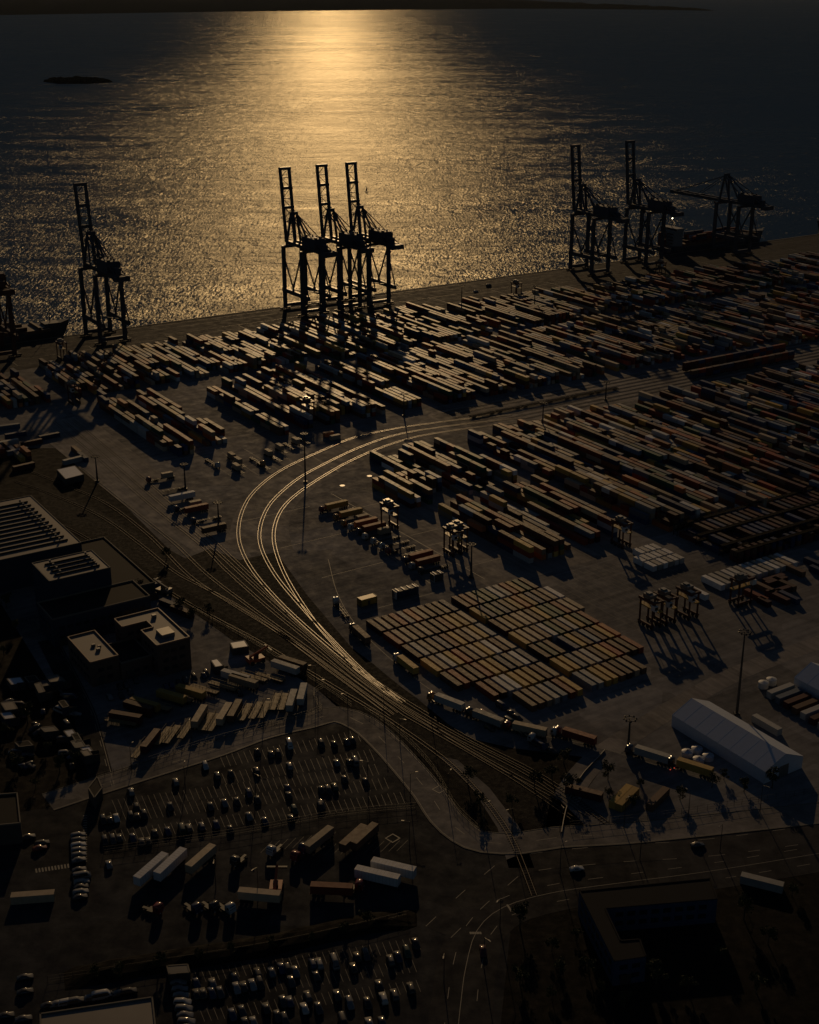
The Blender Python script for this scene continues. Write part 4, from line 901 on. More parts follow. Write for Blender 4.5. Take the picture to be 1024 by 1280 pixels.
# unique labels: rows counted in the picture from the water side, cars in a row from the left
lots = {}
for c in cars: lots.setdefault(c[0], []).append(c)
for lot, L_ in lots.items():
    L_.sort(key=lambda c: uv(c[1])[1] + .25 * 0); rows = []; last = None
    if lot in ('large car park', 'lower car park'):
        n = 8 if lot[0] == 'l' and len(L_) > 50 else 6
        vs = sorted(L_, key=lambda c: c[1].y - 0.0 * c[1].x, reverse=True); per = int(math.ceil(len(vs) / n)); rows = [vs[i:i + per] for i in range(0, len(vs), per)]
        for i, r_ in enumerate(rows):
            for k, c in enumerate(sorted(r_, key=lambda c: c[1].x)):
                tag(c[2], f'{c[3]} {c[4]}, {ORD[k]} from the left in {ORD[i]} row of the {lot}', 'van' if c[4] == 'van' else 'car', f'cars in the {lot}')
    else:
        vertical = 'column' in lot; vs = sorted(L_, key=(lambda c: -c[1].y) if vertical else (lambda c: c[1].x))
        for k, c in enumerate(vs):
            tag(c[2], f'{c[3]} {c[4]}, {ORD[k]} from the {"far end" if vertical else "left"} of the {lot}', 'van' if c[4] == 'van' else 'car', f'cars of the {lot}')
print('cars', len(cars))
car(P(721, 1088), heading(721, 1088, 15, -2), '', 3, 'car', 'white car driving on the road right of the junction')
car(P(604, 1191), heading(604, 1191, 2, 15), '', 5, 'car', 'dark red car alone on the curving bottom road')
car(P(872, 1058), heading(872, 1058, 15, -2), '', 1, 'car', 'dark car driving on the upper right road')
car(P(595, 365), RU, '', 3, 'estate', 'car parked on the quay apron near the light mast')
car(P(611, 358), RU, '', 1, 'van', 'dark van on the quay apron right of the light mast')
# painted bays
mb = MB()
def bays(x0, y0, x1, y1, n, dx, dy, cut=None):
    for i in range(n + 1):
        if cut and cut[0] < i < cut[1]: continue
        t = i / n; a = P(x0 + (x1 - x0) * t, y0 + (y1 - y0) * t); b = P(x0 + (x1 - x0) * t + dx, y0 + (y1 - y0) * t + dy)
        ribbon(mb, [a, b], -.05, .05, .045)
for x0, y0, x1, y1, n in ((275, 945, 445, 913, 23), (270, 968, 462, 937, 26), (140, 1000, 468, 955, 44), (130, 1016, 480, 972, 46), (128, 1040, 500, 990, 48)):
    bays(x0, y0, x1, y1, n, 6, 14)
for x0, y0, x1, y1, n in ((235, 1215, 520, 1172, 34), (240, 1238, 515, 1200, 33), (250, 1262, 520, 1225, 32)): bays(x0, y0, x1, y1, n, 6, 15)
for x0, y0, x1, y1, n in ((420, 1055, 510, 1050, 9), (340, 1052, 420, 1040, 8)): bays(x0, y0, x1, y1, n, -14, 14)
structure('parking_markings', mb, M['paintline'])
mb = MB()
for k in range(11): a = P(45 + k * 4, 1086 - k * .6); b = P(46 + k * 4, 1091 - k * .6); ribbon(mb, [a, b], -.25, .25, .06)
for k in range(20): a = P(104, 1020 + k * 3); b = P(109, 1019.5 + k * 3); ribbon(mb, [a, b], -.2, .2, .06)
ribbon(mb, smooth_path([P(606, 1062), P(606, 1052)]), -.3, .3, .08); ribbon(mb, smooth_path([P(634, 1131), P(640, 1140)]), -.3, .3, .08)
for k in range(5): ribbon(mb, [P(588 + k * 3, 1165), P(589 + k * 3, 1168)], -.3, .3, .08)
for (x, y) in ((549, 987), (491, 1048)):
    c = P(x, y); q = [c + Vector((math.cos(a), math.sin(a), 0)) * 2.2 for a in (0, 1.57, 3.14, 4.71, 6.28)]; ribbon(mb, q, -.25, .25, .09)
structure('junction_markings', mb, M['paintline'])

# ================================================================ TRUCKS AND TRAILERS
def make_tractor():
    o = empty('truck_tractor'); hw = 1.22
    ring = lambda x, zt, z0=.9, w=hw: [(x, w, z0), (x, w, zt - .15), (x, w - .2, zt), (x, -w + .2, zt), (x, -w, zt - .15), (x, -w, z0)]
    mb = MB(); mb.loft([ring(1.2, 3.2), ring(2.4, 3.45), ring(3.0, 3.3), ring(3.35, 2.4), ring(3.45, 1.2)]); cb = mb.build('cab', M['paint'], o, True)
    mb = MB(); mb.add([(3.14, 1.02, 3.0), (3.14, -1.02, 3.0), (3.40, -1.05, 2.1), (3.40, 1.05, 2.1)], [(0, 1, 2, 3)]); mb.box(2.2, 3.0, 1.2, 1.235, 2.0, 2.8); mb.box(2.2, 3.0, -1.235, -1.2, 2.0, 2.8); mb.build('windscreen', M['glass'], cb)
    for s in (-1, 1):
        mb = MB(); mb.box(3.43, 3.5, s * .85 - .2, s * .85 + .2, 1.0, 1.25); mb.build('headlight', M['whitelamp'], cb)
    mb = MB(); mb.box(-3, 3.3, -.45, .45, .7, .95); mb.box(-1, .9, -1.15, 1.15, .55, 1.0); mb.build('chassis', M['darksteel'], o)
    for x in (2.3, -1.9):
        for s in (-1, 1):
            mb = MB(); mb.cyl((x, s * .85, .5), (x, s * 1.2, .5), .5, n=14); w = mb.build('wheel', M['tyre'], o)
    return o
def make_chassis():     # skeletal container trailer, front at +x
    o = empty('skeletal_trailer'); mb = MB()
    for y in (-.5, .5): mb.box(-6.3, 6.3, y - .1, y + .1, .95, 1.25)
    for x in (-6, -3, 0, 3, 6): mb.box(x - .12, x + .12, -1.2, 1.2, 1.1, 1.28)
    mb.build('frame', M['darksteel'], o)
    for x in (-5.2, -3.9, -2.6):
        for s in (-1, 1):
            mb = MB(); mb.cyl((x, s * .8, .5), (x, s * 1.18, .5), .5, n=12); mb.build('wheel', M['tyre'], o)
    mb = MB(); mb.beam((3.5, -.7, 0), (3.5, -.7, 1.1), .15); mb.beam((3.5, .7, 0), (3.5, .7, 1.1), .15); mb.build('landing_leg', M['darksteel'], o)
    for s in (-1, 1):
        mb = MB(); mb.box(-6.36, -6.3, s * .95 - .2, s * .95 + .2, .95, 1.1); mb.build('tail_light', M['redlamp'], o)
    return o
def make_boxtrailer():
    o = empty('box_trailer'); mb = MB(); mb.box(-6.8, 6.8, -1.27, 1.27, 1.15, 4.0); b = mb.build('box_body', M['paint'], o)
    mb = MB(); mb.box(-6.84, -6.8, .02, 1.2, 1.25, 3.9); mb.box(-6.84, -6.8, -1.2, -.02, 1.25, 3.9); mb.build('door', M['steel'], b)
    mb = MB()
    for x in np.arange(-6.7, 6.8, 1.1): mb.box(x - .03, x + .03, -1.285, 1.285, 1.15, 4.015)
    mb.build('body_rib', M['steel'], b)
    for y in (-.5, .5):
        mb = MB(); mb.box(-6.5, 6.5, y - .1, y + .1, .9, 1.15); mb.build('rail_beam', M['darksteel'], o)
    for x in (-5.2, -3.9, -2.6):
        for s in (-1, 1):
            mb = MB(); mb.cyl((x, s * .8, .5), (x, s * 1.18, .5), .5, n=12); mb.build('wheel', M['tyre'], o)
    return o
protos = {}
def proto(kind, fn):
    if kind not in protos: p = fn(); protos[kind] = [p, tree_of(p), False]
    p = protos[kind]
    if not p[2]: p[2] = True; return p[0]
    return copy_tree(p[0], p[1])
def put(kind, fn, p, rz, label, cat, group, col=None):
    o = proto(kind, fn); o.location = (p.x, p.y, 0.03); o.rotation_euler = (0, 0, rz); tag(o, label, cat, group)
    if col:
        for c in o.children:
            if c.name.startswith(('cab', 'box_body')): c.color = (*col, 1)
    return o
TC = [(.55, .55, .54), (.02, .04, .10), (.2, .02, .02), (.03, .03, .03), (.35, .36, .38), (.45, .2, .04)]
def rig(p, rz, desc, load='container', col=None, group='trucks', cab=True, ci=None):
    """p: centre of the trailer; heading rz; a separate tractor, trailer and container"""
    d = Vector((math.cos(rz), math.sin(rz), 0)); col = col or rnd.choice(TC)
    if cab: put('tractor', make_tractor, p + d * 6.2, rz, f'tractor unit {desc}', 'truck', group, col)
    if load == 'box': put('boxt', make_boxtrailer, p, rz, f'long box trailer {desc}', 'trailer', 'box ' + group, (.66, .67, .68))
    else:
        put('chassis', make_chassis, p, rz, f'skeletal trailer {desc}', 'trailer', 'trailers of ' + group)
        if load == 'container':
            ci = rnd.choice([4, 3, 2, 0, 9]) if ci is None else ci; q = p.copy(); q.z = 1.31; container(q, rz, ci, f'{PAL[ci][0]} container {desc}', 'containers on ' + group)
        elif load == 'short':
            ci = 4 if ci is None else ci; q = p - d * 2; q.z = 1.31; container(q, rz, ci, f'short {PAL[ci][0]} container {desc}', 'containers on ' + group, 20)
# parked row beside the tall blocks: cabs on the left, trailers pointing along the quay direction
row = [(-549, 'container'), (-543, None), (-536, 'container'), (-527, 'short'), (-521, 'container'), (-514, 'container'), (-507, 'short'), (-500, None), (-493, None), (-486.5, None), (-480, None), (-473, 'container'), (-466, 'container'), (-459.5, None)]
for k, (v, ld) in enumerate(row):
    d = f'in the row beside the tall blocks, {ORD[k]} from the water'
    rig(W(309 + (k % 3) * .4, v), RU + math.pi, d, ld, cab=k not in (1, 10), group='the truck row beside the tall blocks')
# mixed row at the upper left
row = [((205, 600), 'short'), ((218, 614), None), ((228, 626), 'box'), ((240, 636), 'short'), ((246, 641), 'container'), ((262, 651), None), ((268, 666), 'container')]
for k, ((x, y), ld) in enumerate(row):
    rig(P(x, y), RU + math.pi, f'in the mixed row right of the rail terminal, {ORD[k]} from the water', ld, group='the mixed row by the rail terminal', cab=k in (0, 3, 5))
# trailers waiting below the bright stacks
k = 0
for (x, y, ld) in ((264, 580, None), (292, 576, 'short'), (298, 590, 'short'), (300, 582, 'short'), (320, 578, None), (330, 585, None), (338, 572, 'short'), (352, 565, 'short'), (362, 560, None), (372, 557, 'short'), (380, 553, None), (345, 575, None)):
    rig(P(x, y), RV, f'below the bright tall stacks, {ORD[k]} from the left', ld, group='the waiting trailers below the stacks', cab=k in (0, 4)); k += 1
p = P(419, 549); container(p, RU, 4, 'tan short container alone beside the outer curved track', None, 20)
p = P(414, 547); container(p + W(0, -3), RU, 9, 'orange short container behind the tan one beside the outer track', None, 20)
# truck queue
q = [((428, 766), (11, 14)), ((452, 800), (17, 16)), ((510, 838), (14, 11)), ((562, 885), (18, 7)), ((610, 905), (18, 7)), ((662, 919), (18, 4)), ((724, 928), (16, 5)), ((815, 951), (16, 5)), ((868, 967), (16, 5))]
for k, ((x, y), (dx, dy)) in enumerate(q):
    rz = heading(x, y, -dx, -dy); ld = 'container' if k not in (0,) else None
    rig(P(x, y), rz, f'in the queue along the tracks, {ORD[k]} from the water', ld, group='the truck queue', ci=[4, 2, 3, 5, 5, 4, 0, 5, 3][k])
for k, (x, y) in enumerate(((672, 930), (700, 922))):
    put('tractor', make_tractor, P(x, y), heading(x, y, -14, -4), ('white' if k else 'pale') + f' tractor unit without trailer, {ORD[k]} beside the truck queue', 'truck', 'lone tractor units', TC[0])
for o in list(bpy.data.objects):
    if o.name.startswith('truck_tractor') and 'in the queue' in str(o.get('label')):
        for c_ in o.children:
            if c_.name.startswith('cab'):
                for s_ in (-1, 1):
                    mb = MB(); mb.box(2.5, 2.75, s_ * .7 - .12, s_ * .7 + .12, 3.44, 3.56); mb.build('roof_glint', M['amber'], c_)  # added glowing boxes in place of sun glints on the cab roof
# red lamps behind a waiting truck, inferred from glints there
for k, (x, y) in enumerate(((838, 962), (843, 960))):
    mb = MB(); p = P(x, y, 1.2); mb.box(-.2, .2, -.05, .05, -.12, .12); o = mb.build('marker_lamp', M['litred'])
    o.location = p; tag(o, f'red marker lamp lit behind a queue truck, {ORD[k]} of two', 'lamp', 'lit marker lamps')
# two short coloured tanks between row and flat block
def tank_hut(p, rz, L, col, label, strips):
    o = empty('equipment_box', p, rz); mb = MB(); mb.box(-L / 2, L / 2, -1.7, 1.7, .25, 3.4); b = mb.build('body', col, o)
    mb = MB()
    for x in (-L / 2, L / 2 - .2): mb.box(x, x + .2, -1.75, 1.75, 0, 3.5)
    for k in range(strips): x = -L / 2 + (k + .5) * L / strips; mb.box(x - .25, x + .25, -1.6, 1.6, 3.4, 3.7)
    mb.build('roof_frame', M['white'] if strips else M['darksteel'], o); mb = MB(); mb.box(-.5, .5, -1.74, -1.7, .3, 2.3); mb.build('door', M['darksteel'], o); tag(o, label, 'equipment box')
tank_hut(P(459, 755), RU, 8, M['yellow'], 'yellow equipment box on the yard left of the flat block', 0)
tank_hut(P(507, 744), RU, 11.5, M['wallblue'], 'blue equipment box with pale roof strips beside the yellow box', 4)
tank_hut(P(546, 725), RU, 5, M['brick'], 'small brown equipment box at the low end of the truck row', 2)
# trailer park on the left: two rows
up = [(152, 906, 30, 5), (158, 904, 30, 5), (174, 892, 31, 9), (182, 888, 31, 9), (196, 886, 31, 9), (215, 878, 31, 9), (223, 875, 31, 9), (239, 872, 31, 9), (256, 865, 31, 9), (279, 861, 31, 9), (295, 853, 20, 6), (305, 859, 30, 9), (316, 850, 31, 9), (338, 850, 31, 9), (357, 841, 31, 10), (366, 836, 31, 10)]
lowr = [(177, 940, 16, -19), (189, 934, 15, -19), (204, 924, 14, -18), (215, 922, 13, -18), (233, 916, 11, -16), (250, 903, 9, -15), (259, 906, 9, -15), (268, 907, 9, -15), (281, 900, 9, -15), (294, 896, 8, -15), (307, 894, 8, -15), (320, 892, 8, -15), (331, 891, 7, -15), (344, 881, 6, -16), (354, 881, 5, -16), (365, 883, 5, -16), (378, 875, 4, -16)]
for nm, lst in (('upper', up), ('lower', lowr)):
    for k, (x, y, dx, dy) in enumerate(lst):
        rz = heading(x, y, dx, dy); ci = rnd.choice([4, 2, 4, 3, 5]) if k > 2 else 1
        put('chassis', make_chassis, P(x, y), rz + math.pi, f'skeletal trailer, {ORD[k]} from the left in the {nm} row left of the tracks', 'trailer', f'{nm} row of parked trailers')
        if rnd.random() < .55 or nm == 'upper' and k > 13:
            c = P(x, y); c.z = 1.31; container(c, rz, ci, f'{PAL[ci][0]} container on the trailer, {ORD[k]} from the left in the {nm} row', f'containers on the {nm} row of trailers')
        else:
            fb = MB(); fb.box(-6.1, 6.1, -1.2, 1.2, 1.29, 1.5)
            for x_ in (-6, -3, 0, 3, 6):
                for s in (-1, 1): fb.box(x_ - .06, x_ + .06, s * 1.2 - .05, s * 1.2 + .05, 1.5, 2.6)
            for s in (-1, 1): fb.box(-6.05, 6.05, s * 1.2 - .04, s * 1.2 + .04, 2.5, 2.62)
            o = fb.build('flatrack', M['box']); o.color = (.3, .22, .12, 1); c = P(x, y); o.location = (c.x, c.y, 0.04); o.rotation_euler = (0, 0, rz)
            tag(o, f'open steel flat rack on the trailer, {ORD[k]} from the left in the {nm} row', 'flat rack', f'flat racks on the {nm} row of trailers')
# trailers in the lower truck park
lp = [((190, 1095), (-34, 30), 'box', 'white box trailer left of its twin in the lower truck park'), ((214, 1089), (-34, 32), 'box', 'white box trailer right of its twin in the lower truck park'), ((252, 1082), (-34, 30), 'tan', 'tan container on a trailer in the middle of the lower truck park'),
      ((399, 1058), (-20, 16), 'tan', 'tan container on a trailer above the low white trailers'), ((442, 1056), (-22, 20), 'brown', 'brown container, left of two side by side at the truck park'), ((456, 1054), (-24, 22), 'brown', 'brown container, right of two side by side at the truck park'),
      ((472, 1104), (52, 12), 'box', 'white box trailer lying nearer of the crossing pair'), ((492, 1094), (50, 12), 'box', 'white box trailer lying farther of the crossing pair')]
for k, ((x, y), (dx, dy), kd, lb) in enumerate(lp):
    rz = heading(x, y, dx, dy)
    if kd == 'box': put('boxt', make_boxtrailer, P(x, y), rz, lb, 'trailer', 'white box trailers of the lower truck park', (.66, .67, .69))
    else:
        put('chassis', make_chassis, P(x, y), rz, 'trailer under the ' + lb.split(' on a trailer')[0].split(',')[0] + ' ' + {2: 'mid park', 3: 'above white pair', 4: 'left of two', 5: 'right of two'}[k], 'trailer', 'loaded trailers of the lower truck park')
        c = P(x, y); c.z = 1.31; container(c, rz, 4 if kd == 'tan' else 2, lb, 'containers in the lower truck park')
rgx = [((300, 1078), (-20, 18), None), ((345, 1065), (-16, 14), None), ((375, 1072), (-18, 16), None), ((385, 1062), (-18, 16), None), ((415, 1120), (40, 2), 'flat'), ((325, 1128), (44, 4), 'tan'), ((190, 1140), (20, 6), None), ((240, 1138), (12, 8), None), ((262, 1136), (12, 8), None), ((282, 1138), (12, 8), None), ((440, 1112), (30, 4), None)]
for k, ((x, y), (dx, dy), ld) in enumerate(rgx):
    rz = heading(x, y, dx, dy); d = f'in the shadowed lower truck park, {ORD[k]} listed from the far side'
    if ld: rig(P(x, y), rz, d, 'container', ci=4 if ld == 'tan' else 0, group='the lower truck park', cab=False)
    else: put('tractor', make_tractor, P(x, y), rz, f'{["dark", "pale", "red", "dark blue"][k % 4]} tractor unit {d}', 'truck', 'tractor units of the lower truck park', [(.03, .03, .03), (.5, .5, .5), (.25, .02, .015), (.02, .03, .09)][k % 4])
for k, ((x, y), lb) in enumerate((((776, 1000), 'left'), ((784, 1003), 'right'))):
    c = P(x, y); rz = heading(x, y, 22, -22); container(c, rz, 3, f'ochre container, {lb} of the pair below the truck queue', 'two ochre containers')
container(P(822, 1003), heading(822, 1003, 16, -16), 2, 'brown container right of the ochre pair below the truck queue')
container(P(952, 1108), heading(952, 1108, 16, 4), 5, 'pale container alone on the waste ground at lower right')
container(P(833, 988), heading(833, 988, 20, 4), 5, 'pale container beside the lane end below the queue') if False else None
container(P(958, 910), RV, 5, 'pale low container right of the long white tent')
container(P(730, 995), heading(730, 995, 20, 5), 1, 'dark container in the verge beside the yard lane')
container(P(42, 1126), heading(42, 1126, 40, -3), 4, 'tan trailer box at the left edge by the west street')

k = 0
for (x, y, dx, dy, ci) in ((12, 536, 30, -4, 7), (20, 546, 30, -5, 6), (10, 556, 28, -5, 5), (40, 556, 30, -6, 1), (22, 567, 30, -6, 7), (62, 548, 30, -6, 6), (30, 586, 26, -6, 1), (96, 566, 12, 10, 2), (104, 574, 12, 10, 6), (92, 578, 16, -4, 5)):
    q_ = P(x, y); container((q_.x, q_.y, 0), heading(x, y, dx, dy), ci, f'{PAL[ci][0]} container left of the rail terminal, {ORD[k]} counted from the far left', 'loose containers left of the rail terminal'); k += 1
for k, (x, y, dx, dy) in enumerate(((168, 742, 24, -8), (186, 738, 24, -8), (180, 752, 26, -6), (228, 768, 20, 8), (214, 760, 20, 8))):
    q_ = P(x, y); container((q_.x, q_.y, 0), heading(x, y, dx, dy), [1, 6, 2, 1, 6][k], f'{PAL[[1, 6, 2, 1, 6][k]][0]} container behind the office block, {ORD[k]} of five there', 'containers behind the office block')
# round white tanks
for k, (x, y, l) in enumerate(((859, 944, 'left of the four'), (871, 940, 'far one of the four'), (873, 953, 'near one of the four'), (885, 949, 'right of the four'))):
    o = empty('round_tank', P(x, y)); mb = MB(); mb.cyl((0, 0, 0), (0, 0, 1.6), 1.9, n=24); b = mb.build('tank_body', M['tent'], o)
    mb = MB(); mb.cyl((0, 0, 1.6), (0, 0, 2.1), 1.95, .2, 24); mb.build('lid', M['tent'], o)
    mb = MB()
    for q in range(8): a = q * math.pi / 4; mb.beam((0, 0, 2.15), (1.9 * math.cos(a), 1.9 * math.sin(a), 1.64), .06)
    mb.build('lid_rib', M['darksteel'], o); tag(o, f'round white tank beside the long tent, {l}', 'tank', 'round white tanks')
for k, (x, y, l) in enumerate(((954, 859, 'left'), (964, 855, 'right'))):
    o = empty('round_tank', P(x, y)); mb = MB(); mb.cyl((0, 0, 0), (0, 0, 2.2), 1.9, n=24); mb.build('tank_body', M['white'], o)
    mb = MB(); mb.cyl((0, 0, 2.2), (0, 0, 2.6), 1.95, .2, 24); mb.build('lid', M['white'], o); tag(o, f'round tank at the end of the container row below the far tent, {l}', 'tank', 'two tanks by the container row')

# ================================================================ TENTS AND BUILDINGS
def tent(u0, u1, v0, v1, eave, ridge, bays_, label, skew=0.0):
    o = empty('storage_tent', W(u0, v1), RU); w = u1 - u0; L = v1 - v0; f = lambda x, y: (x + skew * y, y)
    for side, x0, x1, z0, z1 in (('roof', 0, w / 2, eave, ridge), ('roof', w / 2, w, ridge, eave)):
        mb = MB(); mb.add([(x0, 0, z0), (x1, 0, z1), (x1, L, z1), (x0, L, z0), (x0, 0, z0 - .15), (x1, 0, z1 - .15), (x1, L, z1 - .15), (x0, L, z0 - .15)], [(0, 1, 2, 3), (7, 6, 5, 4), (0, 4, 5, 1), (2, 6, 7, 3), (1, 5, 6, 2), (0, 3, 7, 4)]); mb.build('roof', M['tent'], o)
    mb = MB(); mb.box(0.05, .15, 0, L, 0, eave - .16); mb.box(w - .15, w - .05, 0, L, 0, eave - .16); mb.build('side_wall', M['tent'], o)
    for y in (0.05, L - .05):
        mb = MB(); a = y - .04; b = y + .04; mb.add([(.16, a, 0), (w - .16, a, 0), (w - .16, a, eave - .16), (w / 2, a, ridge - .17), (.16, a, eave - .16), (.16, b, 0), (w - .16, b, 0), (w - .16, b, eave - .16), (w / 2, b, ridge - .17), (.16, b, eave - .16)],
                              [(0, 1, 2, 3, 4), (9, 8, 7, 6, 5), (0, 5, 6, 1), (1, 6, 7, 2), (2, 7, 8, 3), (3, 8, 9, 4), (4, 9, 5, 0)]); g = mb.build('gable_wall', M['tent'], o)
    mb = MB(); mb.box(w / 2 - 2.2, w / 2 + 2.2, -.06, -.0, 0, 4.2); mb.build('door', M['steel'], o)
    for k in range(bays_ + 1):
        y = L * k / bays_; mb = MB(); mb.beam((0, y, eave + .012), (w / 2, y, ridge + .012), .14, .016); mb.beam((w / 2, y, ridge + .012), (w, y, eave + .012), .14, .016); mb.build('roof_seam', M['seam'], o)
    tag(o, label, 'storage tent')
tent(303.5, 321.5, -301, -257, 4.6, 8.6, 8, 'long white storage tent with ribbed gable roof beside the round tanks')
tent(361, 378, -297, -250, 4.6, 8.6, 8, 'second white storage tent cut by the right edge of the picture')

def building(name, poly, h, wall, roof, label, cat='building', windows=None, parapet=0.6, pm=None, world=True, door=True):
    c = sum((Vector((p[0], p[1], 0)) for p in poly), Vector()) / len(poly); o = empty(name, (c.x, c.y, 0)); pl = [(p[0] - c.x, p[1] - c.y) for p in poly]
    mb = MB(); mb.prism(pl, 0, h); mb.build('wall', wall, o)
    mb = MB(); mb.sheet(pl, h + .012); r = mb.build('roof', roof, o)
    n = len(pl); area = sum(pl[i][0] * pl[(i + 1) % n][1] - pl[(i + 1) % n][0] * pl[i][1] for i in range(n)); pl2 = pl if area > 0 else pl[::-1]
    mb = MB()
    for i in range(n):
        a = Vector((*pl2[i], 0)); b = Vector((*pl2[(i + 1) % n], 0)); d = (b - a).normalized(); nn = Vector((-d.y, d.x, 0))
        mb.add([(q.x, q.y, z) for z in (h, h + parapet) for q in (a - nn * .08, b - nn * .08, b + nn * .32, a + nn * .32)], [(3, 2, 1, 0), (4, 5, 6, 7), (0, 1, 5, 4), (1, 2, 6, 5), (2, 3, 7, 6), (3, 0, 4, 7)])
    mb.build('parapet', pm or M['concrete'], r)
    if windows:
        for i in range(n):
            a = Vector((*pl2[i], 0)); b = Vector((*pl2[(i + 1) % n], 0)); d = (b - a).normalized(); nn = Vector((d.y, -d.x, 0)); L = (b - a).length
            if L < 6: continue
            for z in windows:
                k = int((L - 2) / 3.4)
                for j in range(k):
                    s = (L - k * 3.4) / 2 + j * 3.4 + .6; wb = MB(); p0 = a + d * s + nn * .02; p1 = a + d * (s + 2.2) + nn * .02
                    wb.add([(q.x, q.y, zz) for zz in (z, z + 1.5) for q in (p0, p1, p1 + nn * .05, p0 + nn * .05)], [(3, 2, 1, 0), (4, 5, 6, 7), (0, 1, 5, 4), (1, 2, 6, 5), (2, 3, 7, 6), (3, 0, 4, 7)])
                    if nn.y < 0.3: wb.build('window', M['glass'], o)
    if door:
        a = Vector((*pl2[0], 0)); b = Vector((*pl2[1], 0)); d = (b - a).normalized(); nn = Vector((d.y, -d.x, 0)); q0 = a + d * 2 + nn * .02; q1 = q0 + d * 3; wb = MB()
        wb.add([(q.x, q.y, zz) for zz in (0.05, 3.2) for q in (q0, q1, q1 + nn * .06, q0 + nn * .06)], [(3, 2, 1, 0), (4, 5, 6, 7), (0, 1, 5, 4), (1, 2, 6, 5), (2, 3, 7, 6), (3, 0, 4, 7)]); wb.build('door', M['darksteel'], o)
    tag(o, label, cat); return o, c
def rooflights(o, c, u0, u1, v0, v1, n, h, w=1.9):
    for k in range(n):
        v = v0 + (k + .5) * (v1 - v0) / n; a = W(u0, v) - c; b = W(u1, v) - c; mb = MB(); d = (b - a).normalized(); nn = Vector((-d.y, d.x, 0))
        # saw-tooth roof light: the glass faces the road side, the back slopes away from the water
        A = [a - nn * w / 2, b - nn * w / 2, b + nn * w / 2, a + nn * w / 2]
        mb.add([(A[0].x, A[0].y, h + .02), (A[1].x, A[1].y, h + .02), (A[2].x, A[2].y, h + .02), (A[3].x, A[3].y, h + .02), (A[0].x + nn.x * .1, A[0].y + nn.y * .1, h + .75), (A[1].x + nn.x * .1, A[1].y + nn.y * .1, h + .75)],
               [(0, 1, 5, 4), (4, 5, 2, 3), (1, 2, 5), (0, 4, 3), (3, 2, 1, 0)])
        mb.build('roof_light', M['skylight'], o)
        for t in (0.12, .93):
            q = a.lerp(b, t); vb = MB(); vb.cyl((q.x, q.y + 0, h + .8), (q.x, q.y, h + 1.9), .45, n=10); vb.build('roof_vent', M['steel'], o)
UVP = lambda *p: [W(*q) for q in p]
o, c = building('factory_hall', UVP((95, -611), (175, -611), (175, -541), (95, -541)), 15, M['wallblue'], M['roof'], 'large hall with pale roof and rows of long dark roof lights', parapet=.3)
rooflights(o, c, 120, 171, -606, -545, 12, 15, 1.15)
o, c = building('factory_hall', UVP((146, -519), (172, -519), (172, -497), (146, -497)), 20, M['wallblue'], M['roof'], 'tall square hall with pale roof, five roof lights and vents', parapet=.3)
rooflights(o, c, 150, 169, -516.5, -499.5, 4, 20, 1.0)
building('factory_annex', UVP((140, -496.6), (181, -496.6), (181, -478), (140, -478)), 12, M['wallblue'], M['roofdark'], 'dark lower annex in front of the tall square hall', windows=(3, 7))
building('factory_annex', UVP((175.5, -560), (192, -560), (192, -500), (175.5, -500)), 7, M['walldark'], M['roofdark'], 'low dark annex along the right side of the large halls')
PK = mat('parapet_copper', (.30, .16, .10), .5)
building('office_building', UVP((160, -463.5), (178.5, -463.5), (178.5, -433), (165, -433), (165, -448.5), (170, -448.5), (170, -455), (160, -455)), 13, M['brick'], M['roof'], 'office block with L-shaped tan roof and copper parapet', windows=(2, 5.5, 9), pm=PK)
building('office_wing', UVP((152.4, -455.5), (164.6, -455.5), (164.6, -438), (152.4, -438)), 7, M['brick'], M['roofdark'], 'low wing joining the two office roofs', windows=(2,))
building('office_building', UVP((141, -464), (152, -464), (152, -439), (141, -439)), 10, M['brick'], M['roof'], 'rectangular office with plain tan roof and three roof boxes', windows=(2, 5.5), pm=PK)
def roofbox(u, v, z, a, b, h, label):
    o = tag(MB().box(-a, a, -b, b, 0, h).build('rooftop_unit', M['steel']), label, 'rooftop unit'); o.location = W(u, v, z + .02); o.rotation_euler = (0, 0, RU)
roofbox(147, -452, 10, .7, .5, .9, 'small vent box on the plain office roof, farthest of three'); roofbox(148.6, -450, 10, .6, .5, .8, 'small vent box on the plain office roof, middle of three'); roofbox(147.3, -447.5, 10, .7, .6, 1, 'small vent box on the plain office roof, nearest of three')
roofbox(172, -441, 13, 2.6, 3, 1.4, 'large plant box on the L-shaped office roof'); roofbox(174, -457, 13, .8, .7, 1.3, 'small plant box on the far arm of the L-shaped roof')
building('shed', [P(x, y, 3) for x, y in ((71, 588), (94, 583), (105, 594), (82, 600))], 3.5, M['walldark'], M['tent'], 'small pale-roofed shed left of the rail terminal', parapet=.1)
building('warehouse', [P(x, y, 6) for x, y in ((50, 1268), (191, 1247), (200, 1330), (52, 1345))], 6, M['walldark'], M['roof'], 'low warehouse with flat grey roof at the bottom left corner', parapet=.4)
building('warehouse', [P(x, y, 7) for x, y in ((-80, 1000), (22, 992), (26, 1030), (-80, 1040))], 7, M['walldark'], M['roofdark'], 'dark flat-roofed warehouse cut by the left edge', parapet=.5)
building('blue_building', [P(x, y, 8) for x, y in ((724, 1114), (888, 1098), (897, 1124), (757, 1136), (776, 1176), (800, 1174), (808, 1196), (768, 1202))], 8, M['bluewall'], M['roofblue'], 'dark blue L-shaped building on the waste ground at lower right', windows=(2, 5), parapet=.25, pm=M['roofblue'])
building('gatehouse', [P(x, y, 4) for x, y in ((110, 985), (122, 970), (128, 985), (118, 998))], 4, M['walldark'], M['roofdark'], 'small gatehouse at the left end of the ring road', parapet=.2)
